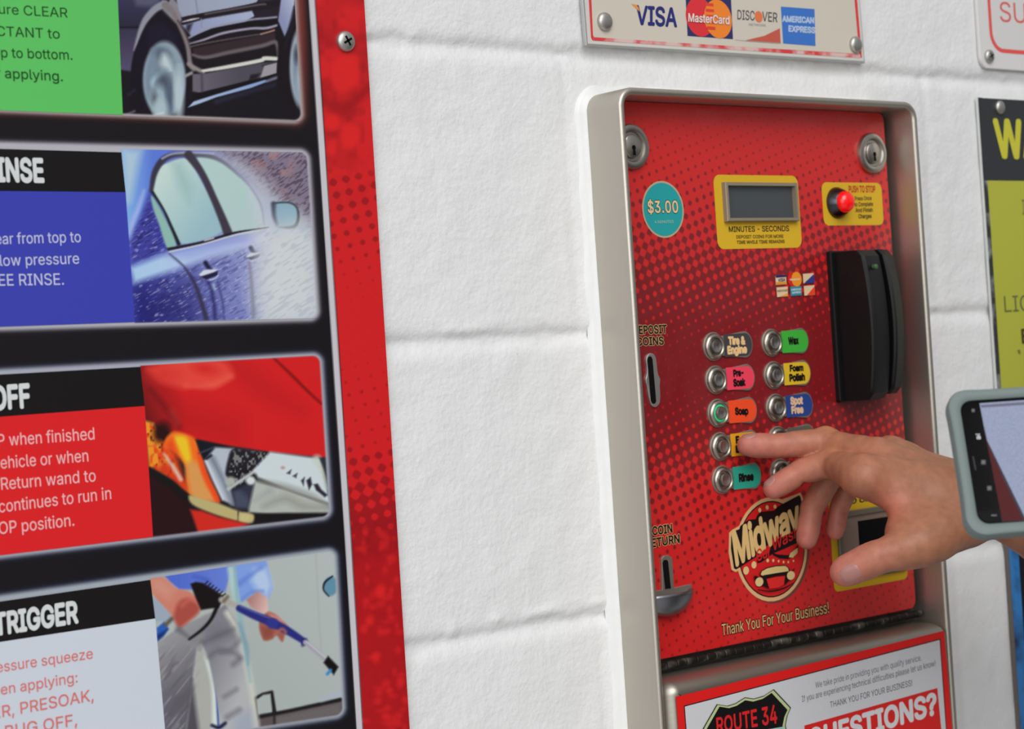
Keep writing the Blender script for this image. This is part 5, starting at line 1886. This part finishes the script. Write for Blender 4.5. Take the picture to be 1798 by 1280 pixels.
def finger(t, d, p, k, r):
    T, D, Pp, K = J[t], J[d], J[p], J[k]
    rt, rd, rm, rp_, rq, rk = r
    ch = [(K, Pp, rk, rp_), (lerp(K, Pp, 0.30), lerp(K, Pp, 0.62), rq, rq), (Pp, D, rp_, rd), (lerp(Pp, D, 0.35), lerp(Pp, D, 0.65), rm, rm), (D, T, rd, rt),
          (lerp(D, T, 0.45), lerp(D, T, 0.7), rt * 1.06, rt * 1.06)]
    h.add(ch, 0.0035, 0.0016)
    # blend the root into the knuckle
    h.add([(lerp(K, Pp, -0.15), lerp(K, Pp, 0.22), rk * 1.02, rq)], 0.003, 0.010)


finger('pt', 'pd', 'pp', 'pk', (0.0064, 0.0070, 0.0074, 0.0082, 0.0086, 0.0098))
finger('rt', 'rd', 'rp', 'rk', (0.0078, 0.0084, 0.0088, 0.0096, 0.0100, 0.0112))
finger('mt', 'md', 'mp', 'mk', (0.0084, 0.0090, 0.0096, 0.0104, 0.0108, 0.0120))
finger('it', 'id', 'ip', 'ik', (0.0080, 0.0086, 0.0094, 0.0104, 0.0112, 0.0122))
tdir = J['tt'] - J['ti']
tdir /= np.linalg.norm(tdir)
h.add([(J['tm'], J['ti'], 0.0142, 0.0116), (lerp(J['tm'], J['ti'], 0.3), lerp(J['tm'], J['ti'], 0.6), 0.0122, 0.0116), (J['ti'], J['tt'], 0.0116, 0.0102),
       (lerp(J['ti'], J['tt'], 0.35), lerp(J['ti'], J['tt'], 0.8), 0.0118, 0.0110)], 0.004, 0.004)
h.add([(lerp(J['tm'], J['tc'], 0.3), lerp(J['tm'], J['ti'], 0.25), 0.0158, 0.0130)], 0.003, 0.010)
# knuckles and tendons on the back of the hand
for k, r in (('ik', 0.0084), ('mk', 0.0084), ('rk', 0.0076), ('pk', 0.0066)):
    h.add([(J[k] + dors * 0.0058, J[k] + dors * 0.0056 + (J['wr'] - J[k]) * 0.08, r, r * 0.7)], 0.002, 0.006)
    w = lerp(J['wr'], J['wu'], 'imrp'.index(k[0]) / 3.0)
    h.add([(J[k] + dors * 0.0100, lerp(J[k], w, 0.62) + dors * 0.0128, 0.0024, 0.0016)], 0.002, 0.0075)
for k, d in (('mp', 'md'), ('ip', 'id')):
    h.add([(J[k] + np.array((0.002, -0.001, 0.0050)), J[k] + np.array((0.004, -0.004, 0.0040)), 0.0062, 0.0056)], 0.002, 0.005)
# skin folds: finger-joint creases and thumb wrinkles
dn = np.array((0, 0, -1.0))
for k, a, rr in (('md', 'mp', 0.0090), ('id', 'ip', 0.0086), ('ip', 'ik', 0.0104), ('mp', 'mk', 0.0104)):
    ax = J[a] - J[k]
    ax /= np.linalg.norm(ax)
    side = np.cross(ax, dn)
    side /= np.linalg.norm(side)
    pal = dn - ax * (dn @ ax)
    pal /= np.linalg.norm(pal)
    c = J[k] + pal * (rr + 0.0004)
    h.add([(c - side * 0.009, c + side * 0.009, 0.0010, 0.0010)], 0.001, 0.0022, True)
hv, hf = h.mesh()
# keep the one connected skin (drops any closed pocket inside it)
par = np.arange(len(hv))
for _ in range(60):
    m = par[hf].min(1)
    new = par.copy()
    for k in range(4):
        np.minimum.at(new, hf[:, k], m)
    new = new[new]
    if (new == par).all():
        break
    par = new
while True:
    m = par[hf].min(1)
    new = par.copy()
    for k in range(4):
        np.minimum.at(new, hf[:, k], m)
    new = new[new]
    if (new == par).all():
        break
    par = new
ids, cnts = np.unique(par, return_counts=True)
body_id = ids[cnts.argmax()]
hf = hf[par[hf[:, 0]] == body_id]
used = np.unique(hf)
remap = np.full(len(hv), -1)
remap[used] = np.arange(len(used))
hv, hf = hv[used], remap[hf]
keep = np.ones(len(hf), bool)

# gentle smoothing keeps the voxel steps out of the skin
nb = np.zeros((len(hv), 3))
nc = np.zeros(len(hv))
for _ in range(3):
    nb[:] = 0
    nc[:] = 0
    for a in range(4):
        for b in (1, 3):
            np.add.at(nb, hf[:, a], hv[hf[:, (a + b) % 4]])
            np.add.at(nc, hf[:, a], 1)
    hv = hv * 0.5 + nb / np.maximum(nc, 1)[:, None] * 0.5

PERSON = thing('person', "person's bare right hand and forearm reaching from the right towards the buttons, middle finger pointing", 'person', (0.59, -0.61, 0.0))
SKIN = pmat('skin', None, 0.48, 0, 0.35, sss=0.06)
bsdf(SKIN).inputs['Subsurface Radius'].default_value = (0.006, 0.0025, 0.0012)
bsdf(SKIN).inputs['Subsurface Scale'].default_value = 1.0
arm = link('hand_and_forearm', hv, hf[:, ::1].tolist(), SKIN, PERSON, smooth=True)
# skin tone with some shading painted in: pinker fingers and knuckles, browner wrist and forearm
tone = np.tile(np.array((170, 115, 88), float), (len(hv), 1))


def blush(c, r, col, op):
    global tone
    d = np.linalg.norm(hv - c, axis=1)
    a = (np.exp(-(d / r) ** 2) * op)[:, None]
    tone = tone * (1 - a) + np.array(col, float) * a


for k in ('mt', 'it', 'rt', 'pt', 'tt'):
    blush(J[k], 0.020, (206, 122, 112), 0.85)
for k in ('md', 'id', 'rd', 'pd', 'ti'):
    blush(J[k], 0.018, (200, 122, 104), 0.7)
for k in ('mp', 'ip', 'ik', 'mk'):
    blush(J[k], 0.018, (196, 126, 100), 0.6)
blush(lerp(J['tm'], J['ik'], 0.5), 0.016, (196, 104, 86), 0.6)
blush(J['ip'] + dors * 0.012, 0.005, (206, 140, 84), 0.5)
blush(J['mp'] + dors * 0.012, 0.005, (206, 140, 84), 0.5)
blush(J['wr'], 0.045, (150, 100, 74), 0.75)
fa = np.clip((hv[:, 0] - 0.315) / 0.05, 0, 1)[:, None]
tone = tone * (1 - fa) + np.array((142, 98, 74), float) * fa
ca = arm.data.color_attributes.new('Skin', 'FLOAT_COLOR', 'POINT')
rgba = np.ones((len(hv), 4))
rgba[:, :3] = alb(tone) * 0.80
ca.data.foreach_set('color', rgba.ravel())
nt = SKIN.node_tree
va = nt.nodes.new('ShaderNodeVertexColor')
va.layer_name = 'Skin'
nz = nt.nodes.new('ShaderNodeTexNoise')
nz.inputs['Scale'].default_value = 130
nz.inputs['Detail'].default_value = 4
tc = nt.nodes.new('ShaderNodeTexCoord')
nt.links.new(tc.outputs['Object'], nz.inputs['Vector'])
mr = nt.nodes.new('ShaderNodeMapRange')
mr.inputs['From Min'].default_value, mr.inputs['From Max'].default_value = 0.3, 0.7
mr.inputs['To Min'].default_value, mr.inputs['To Max'].default_value = 0.86, 1.10
nt.links.new(nz.outputs[0], mr.inputs['Value'])
mx = nt.nodes.new('ShaderNodeVectorMath')
mx.operation = 'SCALE'
nt.links.new(va.outputs['Color'], mx.inputs[0])
nt.links.new(mr.outputs[0], mx.inputs['Scale'])
nt.links.new(mx.outputs[0], bsdf(SKIN).inputs['Base Color'])
add_bump(SKIN, 420, 0.22, 0.0006, 4)

# nails, laid on the skin
NAIL = pmat('nail', tuple(alb((162, 114, 108))), 0.35, 0, 0.4, coat=0.1)


def nail(name, tip, joint, out, length, width, back):
    ax = J[tip] - J[joint]
    ax /= np.linalg.norm(ax)
    n = np.asarray(out, float)
    n = n - ax * (n @ ax)
    n /= np.linalg.norm(n)
    sd = np.cross(ax, n)
    c = J[tip] - ax * back
    V, F = [], []
    na, nbb = 12, 12
    for i in range(na + 1):
        for k in range(nbb + 1):
            s = (i / na * 2 - 1)
            t = (k / nbb * 2 - 1)
            sx, tx = s * math.sqrt(1 - t * t / 2), t * math.sqrt(1 - s * s / 2)
            p = c + ax * (sx * length / 2) + sd * (tx * width / 2) + n * 0.02
            for _ in range(30):
                p = p - n * max(float(h.value(p)), 0) * 0.9
            rim = max(abs(s), abs(t))
            V.append(p + n * (0.0004 - 0.0009 * max(0, rim - 0.8) * 5))
    for i in range(na):
        for k in range(nbb):
            a = i * (nbb + 1) + k
            F.append((a, a + 1, a + nbb + 2, a + nbb + 1))
    o = link(name, V, F, NAIL, arm, smooth=True)
    return o


nail('nail', 'tt', 'ti', -FWD * 1.0 - UPV * 0.10 + RGT * 0.05, 0.0165, 0.0145, 0.0050)
nail('nail', 'mt', 'md', UPV * 0.9 - RGT * 0.3 - FWD * 0.25, 0.0120, 0.0105, 0.000)
nail('nail', 'it', 'id', UPV * 0.6 - RGT * 0.6 - FWD * 0.35, 0.0115, 0.0100, 0.000)
nail('nail', 'rt', 'rd', -RGT * 0.9 + FWD * 0.5, 0.0115, 0.0100, 0.000)
nail('nail', 'pt', 'pd', -RGT * 0.9 + FWD * 0.5, 0.0090, 0.0080, 0.000)

# the rest of the person stands just out of the picture on the right, turned along the wall
b = SDF((0.10, -1.00, -0.01), (0.90, -0.18, 1.80), 0.009)
SR, SL = np.array((0.665, -0.455, 1.400)), np.array((0.445, -0.745, 1.400))
mid = (SR + SL) / 2
ax_ = (SL - SR) / np.linalg.norm(SL - SR)
fwd_ = np.array((-0.797, 0.604, 0.0))
hipc = np.array((mid[0] + 0.03, mid[1] - 0.01, 0.92))
LE = np.array((0.385, -0.668, 1.118))


def body_mesh(chains, name, m):
    b.f[:] = 0.05
    for c, k1, k2 in chains:
        b.add(c, k1, k2)
    v, f_ = b.mesh()
    o = link(name, v, f_.tolist(), m, PERSON, smooth=True)
    return o


SHIRT = pmat('dark_grey_cotton', (0.045, 0.047, 0.055), 0.9, 0, 0.2)
add_bump(SHIRT, 30, 0.5, 0.006, 3)
JEANS = pmat('dark_denim', (0.035, 0.045, 0.08), 0.9, 0, 0.2)
add_bump(JEANS, 40, 0.4, 0.005, 3)
HAIRM = pmat('short_brown_hair', (0.05, 0.032, 0.02), 0.7)
add_bump(HAIRM, 160, 0.6, 0.004, 3)
LEATHER = pmat('dark_shoe_leather', (0.03, 0.026, 0.024), 0.5)
w4 = ax_ * 0.105
body_mesh([
    ([(SR - ax_ * -0.05 - (0, 0, 0.02), SL - ax_ * 0.05 - (0, 0, 0.02), 0.072, 0.072), (mid + w4 - (0, 0, 0.20), mid - w4 - (0, 0, 0.20), 0.105, 0.105), (mid + w4 * 0.85 - (0, 0, 0.36), mid - w4 * 0.85 - (0, 0, 0.36), 0.100, 0.100), (hipc + w4 * 0.85, hipc - w4 * 0.85, 0.105, 0.105), (mid + (0, 0, 0.0), mid + (0, 0, 0.05), 0.085, 0.062)], 0.10, 0.02),
    ([(SR, lerp(SR, J['el'], 0.80), 0.066, 0.058)], 0.02, 0.04), ([(SL, lerp(SL, LE, 0.80), 0.066, 0.056)], 0.02, 0.04)], 'shirt', SHIRT)
hR, hL = hipc - ax_ * 0.09, hipc + ax_ * 0.09
kR, kL = hR + fwd_ * 0.03 - (0, 0, 0.42), hL + fwd_ * 0.02 - (0, 0, 0.42)
aR, aL = hR - fwd_ * 0.02 - (0, 0, 0.83), hL - fwd_ * 0.03 - (0, 0, 0.83)
body_mesh([([(hipc + ax_ * 0.07 - (0, 0, 0.0), hipc - ax_ * 0.07, 0.105, 0.105)], 0.05, 0.02), ([(hR, kR, 0.092, 0.066), (kR, aR, 0.066, 0.052)], 0.03, 0.03), ([(hL, kL, 0.092, 0.066), (kL, aL, 0.066, 0.052)], 0.03, 0.03)], 'trousers', JEANS)
for a in (aR, aL):
    g0 = np.array((a[0], a[1], 0.045))
    body_mesh([([(g0 - fwd_ * 0.04, g0 + fwd_ * 0.15 - (0, 0, 0.008), 0.044, 0.036), (g0, g0 + (0, 0, 0.05), 0.046, 0.046)], 0.03, 0.02)], 'shoe', LEATHER)
hc = mid + fwd_ * 0.03 + (0, 0, 0.235)
face_f = np.array((-0.86, 0.42, -0.28)) / np.linalg.norm((-0.86, 0.42, -0.28))
side_ = np.cross(face_f, UPV) / np.linalg.norm(np.cross(face_f, UPV))
PLAIN = pmat('skin_plain', tuple(alb((170, 115, 88)) * 0.8), 0.5, 0, 0.35)
body_mesh([
    ([(mid - (0, 0, 0.02), hc - face_f * 0.02 - (0, 0, 0.06), 0.062, 0.058), (hc + (0, 0, 0.02), hc + face_f * 0.03 + (0, 0, 0.01), 0.083, 0.078), (hc + face_f * 0.045 - (0, 0, 0.06), hc + face_f * 0.055 - (0, 0, 0.10), 0.055, 0.034)], 0.04, 0.02),
    ([(hc + face_f * 0.108 - (0, 0, 0.005), hc + face_f * 0.128 - (0, 0, 0.045), 0.009, 0.014)], 0.01, 0.012),
    ([(hc + face_f * 0.098 - side_ * 0.016 - (0, 0, 0.078), hc + face_f * 0.098 + side_ * 0.016 - (0, 0, 0.078), 0.009, 0.009)], 0.01, 0.006),
    ([(hc + side_ * 0.083 - face_f * 0.01, hc + side_ * 0.085 - face_f * 0.012 - (0, 0, 0.04), 0.014, 0.010)], 0.01, 0.006), ([(hc - side_ * 0.083 - face_f * 0.01, hc - side_ * 0.085 - face_f * 0.012 - (0, 0, 0.04), 0.014, 0.010)], 0.01, 0.006),
    ([(lerp(SR, J['el'], 0.7), J['el'] + (0.0, 0.0, 0.0), 0.046, 0.041)], 0.02, 0.0)], 'head_and_upper_arms', PLAIN)
body_mesh([([(hc - face_f * 0.022 + (0, 0, 0.045), hc + face_f * 0.035 + (0, 0, 0.062), 0.086, 0.070), (hc - face_f * 0.045, hc - face_f * 0.05 - (0, 0, 0.05), 0.074, 0.052)], 0.03, 0.0)], 'hair', HAIRM)
EYE = pmat('eye_white', (0.6, 0.58, 0.55), 0.2)
IRIS = pmat('dark_iris', (0.03, 0.02, 0.015), 0.1)
for sgn in (1, -1):
    c = hc + face_f * 0.092 + side_ * 0.032 * sgn + UPV * 0.002
    V, F, M = [], [], []
    for i in range(9):
        for k in range(16):
            e, a = math.pi * i / 8, 2 * math.pi * k / 16
            V.append(c + face_f * 0.013 * math.cos(e) + (side_ * math.cos(a) + UPV * math.sin(a)) * 0.013 * math.sin(e))
    for i in range(8):
        for k in range(16):
            F.append((i * 16 + k, i * 16 + (k + 1) % 16, (i + 1) * 16 + (k + 1) % 16, (i + 1) * 16 + k))
            M.append(1 if i < 2 else 0)
    link('eye', V, F, [EYE, IRIS], PERSON, M, True)

# ------------------------------------------------------------------ the phone held up at the right edge
E1 = RGT
tilt = rad(22)
E2 = UPV * math.cos(tilt) + FWD * math.sin(tilt)
EN = np.cross(E1, E2)
if EN @ FWD > 0:
    EN = -EN
PZ = 1.03


def unproject(x, y, z):
    return CAM + ray(np.array([x], float), np.array([y], float))[0] * z


PO = unproject(1701.5, 941.0, PZ)              # lower left corner of the case, on its front plane
PH, PLEN, PT = 0.0830, 0.168, 0.0115
PHONE = thing('smartphone', 'dark smartphone in a grey-green rubber case, held sideways at the right edge', 'phone', tuple(PO + E1 * PLEN / 2))


def pp(a, b, c):
    """a along the long side, b up the short side, c out of the screen (all metres from the lower left corner)."""
    return PO + E1 * a + E2 * b + EN * c


def phone_loft(name, loops, m, cap_front=True, cap_back=True, smooth=True, parent=None):
    V, F = [], []
    n = len(loops[0][0])
    for out, c in loops:
        V += [pp(q[0], q[1], c) for q in out]
    for k in range(len(loops) - 1):
        for i in range(n):
            j = (i + 1) % n
            F.append((k * n + i, k * n + j, (k + 1) * n + j, (k + 1) * n + i))
    if cap_front:
        o = (len(loops) - 1) * n
        F += [(o + a, o + b, o + c) for a, b, c in tess(loops[-1][0])]
    if cap_back:
        F += [(a, c, b) for a, b, c in tess(loops[0][0])]
    return sharp(link(name, V, F, m, parent or PHONE, smooth=smooth), 40)


RUB = pmat('grey_green_rubber', tuple(alb((102, 114, 112))), 0.5, 0, 0.35)
add_bump(RUB, 500, 0.08, 0.0004, 2)
base = rrect(0, PLEN, 0, PH, 0.0125, 12)
bl = np.array(base)


def corner_bump(pts, d):
    """Bumper corners: the outline swells a little around the four corners."""
    p = np.asarray(pts, float)
    cx, cy = PLEN / 2, PH / 2
    out = []
    for q in p:
        k = math.exp(-(((PLEN / 2 - abs(q[0] - cx)) / 0.013) ** 2 + ((PH / 2 - abs(q[1] - cy)) / 0.013) ** 2))
        v = np.array([np.sign(q[0] - cx), np.sign(q[1] - cy)]) * d * k
        out.append(tuple(q + v))
    return out


base = dense(base, 0.004)
bmp = corner_bump(base, 0.0011)
phone_loft('rubber_case', [(inset(bmp, 0.0020), -PT), (inset(bmp, 0.0005), -PT + 0.001), (bmp, -PT + 0.003), (inset(bmp, 0.0007), -0.0066), (inset(bmp, 0.0010), -0.0060), (inset(bmp, 0.0002), -0.0054), (bmp, -0.0020), (inset(bmp, 0.0006), -0.0004),
                           (inset(base, 0.0014), 0.0), (inset(base, 0.0050), -0.0001), (inset(base, 0.0062), -0.0010), (inset(base, 0.0064), -0.0030)], RUB, False, True)
GLASS = pmat('black_phone_glass', (0.004, 0.004, 0.0045), 0.22, 0, 0.06)
glass = inset(rrect(0, PLEN, 0, PH, 0.0145, 12), 0.0062)
phone_loft('phone_glass', [(glass, -0.009), (glass, -0.0014), (inset(glass, 0.0005), -0.0011)], GLASS, True, True, True)


def on_glass(x, y, c=-0.00105):
    """Point of the phone's glass that the photograph shows at x, y -> (along, up)."""
    d = ray(np.array([x], float), np.array([y], float))[0]
    t = ((PO + EN * c - CAM) @ EN) / (d @ EN)
    r = CAM + d * t - PO
    return r @ E1, r @ E2


def screen_poly(V, F, pts, c):
    p = ccw([on_glass(*q) for q in pts])
    o = len(V)
    V += [pp(a, b, c) for a, b in p]
    F += [tuple(o + i for i in t) for t in tess(p)]


def emat(name, c, k=0.85, noise=None):
    m = pmat(name, (0.004, 0.004, 0.004), 0.3, 0, 0.05, emit=tuple(lin(c)), estr=k)
    return m


def zt(x, y):
    return 1640 + x / 4.411, 670 + y / 4.411


SCRW = emat('lit_screen_wall', (146, 156, 186), 1.0)
nt = SCRW.node_tree
tc = nt.nodes.new('ShaderNodeTexCoord')
nz = nt.nodes.new('ShaderNodeTexNoise')
nz.inputs['Scale'].default_value = 900
rp = nt.nodes.new('ShaderNodeValToRGB')
rp.color_ramp.elements[0].position, rp.color_ramp.elements[1].position = 0.35, 0.65
rp.color_ramp.elements[0].color = (*lin((146, 155, 182)), 1)
rp.color_ramp.elements[1].color = (*lin((158, 167, 193)), 1)
nt.links.new(tc.outputs['Object'], nz.inputs['Vector'])
nt.links.new(nz.outputs[0], rp.inputs[0])
nt.links.new(rp.outputs[0], bsdf(SCRW).inputs['Emission Color'])
SCRD = emat('lit_screen_dark_edge', (60, 58, 72))
SCRR = emat('lit_screen_red', (88, 18, 22))
SCRG = emat('lit_screen_joint', (120, 118, 142))
V, F, M = [], [], []
mats = [SCRW, SCRR, SCRD, SCRG]


def lay(pts, mi, c):
    n0 = len(F)
    screen_poly(V, F, [zt(*q) for q in pts], c)
    M.extend([mi] * (len(F) - n0))


far = 1200
lay([(352, 168), (far, 108), (far, 1040), (530, 1085)], 0, -0.00105)
lay([(360, 182), (far, 122), (far, 150), (366, 202)], 3, -0.00100)
lay([(388, 330), (404, 440), (560, 760), (716, 1078), (530, 1085), (452, 690)], 2, -0.00097)
lay([(398, 420), (410, 470), (550, 780), (690, 1072), (530, 1085), (452, 690)], 1, -0.00094)
link('camera_view', V, F, mats, PHONE, M)
ICON = emat('lit_icon_white', (226, 230, 240))
DIM = emat('dim_icon_grey', (66, 66, 72))
V, F, M = [], [], []
mats = [ICON, DIM]


def box_icon(x, y, w, hh, mi, ring=0.0):
    lay([(x - w, y - hh), (x + w, y - hh * 1.05), (x + w * 1.1, y + hh), (x - w * 0.9, y + hh)], mi, -0.00098)
    if ring:
        n0 = len(F)
        screen_poly(V, F, [zt(*q) for q in [(x - w * ring, y - hh * ring), (x + w * ring, y - hh * ring), (x + w * ring, y + hh * ring), (x - w * ring, y + hh * ring)]], -0.00094)
        M.extend([2] * (len(F) - n0))


mats.append(pmat('icon_hole', (0.004, 0.004, 0.004), 0.3))
box_icon(345, 435, 15, 11, 0, 0.42)
box_icon(345, 421, 6, 4, 0)
for k in range(4):
    box_icon(325 + k * 9, 409, 3.2, 4.5, 0)
for k in range(3):
    box_icon(450 + k * 15, 1036, 3.2, 3.2, 0)
box_icon(382, 625, 19, 19, 1, 0.72)
box_icon(382, 625, 7, 7, 1)
box_icon(428, 826, 19, 19, 1, 0.72)
box_icon(428, 826, 7, 5, 1)
box_icon(303, 224, 13, 14, 1, 0.75)
link('screen_icons', V, F, mats, PHONE, M)
V, F = [], []
screen_poly(V, F, [zt(296, 580), (zt(306, 578)), zt(328, 684), zt(318, 686)], -0.00098)
link('earpiece_slot', V, F, DIM, PHONE)

# the person's left hand steadies the phone by its far end, outside the picture
Q = lambda a_, b_, c_: pp(PLEN + a_, b_, c_)
WR = Q(0.078, 0.012, -0.014)
lo = np.minimum(np.minimum(LE, WR), Q(-0.07, 0.0, 0.0)) - 0.075
hi = np.maximum(np.maximum(LE, WR), Q(-0.07, 0.09, 0.0)) + 0.075
g = SDF(lo, hi, 0.0018)
g.add([(lerp(SL, LE, 0.72), LE, 0.047, 0.042), (LE, WR, 0.041, 0.025)], 0.02, 0.004)
kn = [Q(0.016, b_, -0.020) for b_ in (0.010, 0.030, 0.050, 0.069)]
g.add([(lerp(WR, Q(0.078, 0.030, -0.014), i / 3.0), kn[i], 0.0195, 0.0125) for i in range(4)], 0.010, 0.012)
for i, (r_, ln) in enumerate(((0.0072, 0.048), (0.0082, 0.058), (0.0085, 0.064), (0.0082, 0.056))):
    b_ = (0.010, 0.030, 0.050, 0.069)[i]
    pip, dip, tip = Q(-0.018, b_ + 0.001, -0.0255), Q(-0.018 - (ln - 0.024) * 0.6, b_ + 0.002, -0.0225), Q(-ln, b_ + 0.003, -0.0120 - r_)
    g.add([(kn[i], pip, r_ * 1.35, r_ * 1.18), (pip, dip, r_ * 1.18, r_ * 1.05), (dip, tip, r_ * 1.05, r_ * 0.95)], 0.003, 0.0016)
th = [Q(0.050, 0.045, 0.004), Q(0.022, 0.062, 0.0125), Q(-0.010, 0.064, 0.0122), Q(-0.034, 0.060, 0.0102)]
g.add([(th[0], th[1], 0.0170, 0.0138), (th[1], th[2], 0.0125, 0.0112), (th[2], th[3], 0.0110, 0.0098)], 0.004, 0.006)
g.add([(Q(0.060, 0.030, -0.006), Q(0.026, 0.050, -0.004), 0.0180, 0.0120)], 0.006, 0.012)
lv, lf = g.mesh()
link('left_hand', lv, lf.tolist(), PLAIN, PERSON, smooth=True)
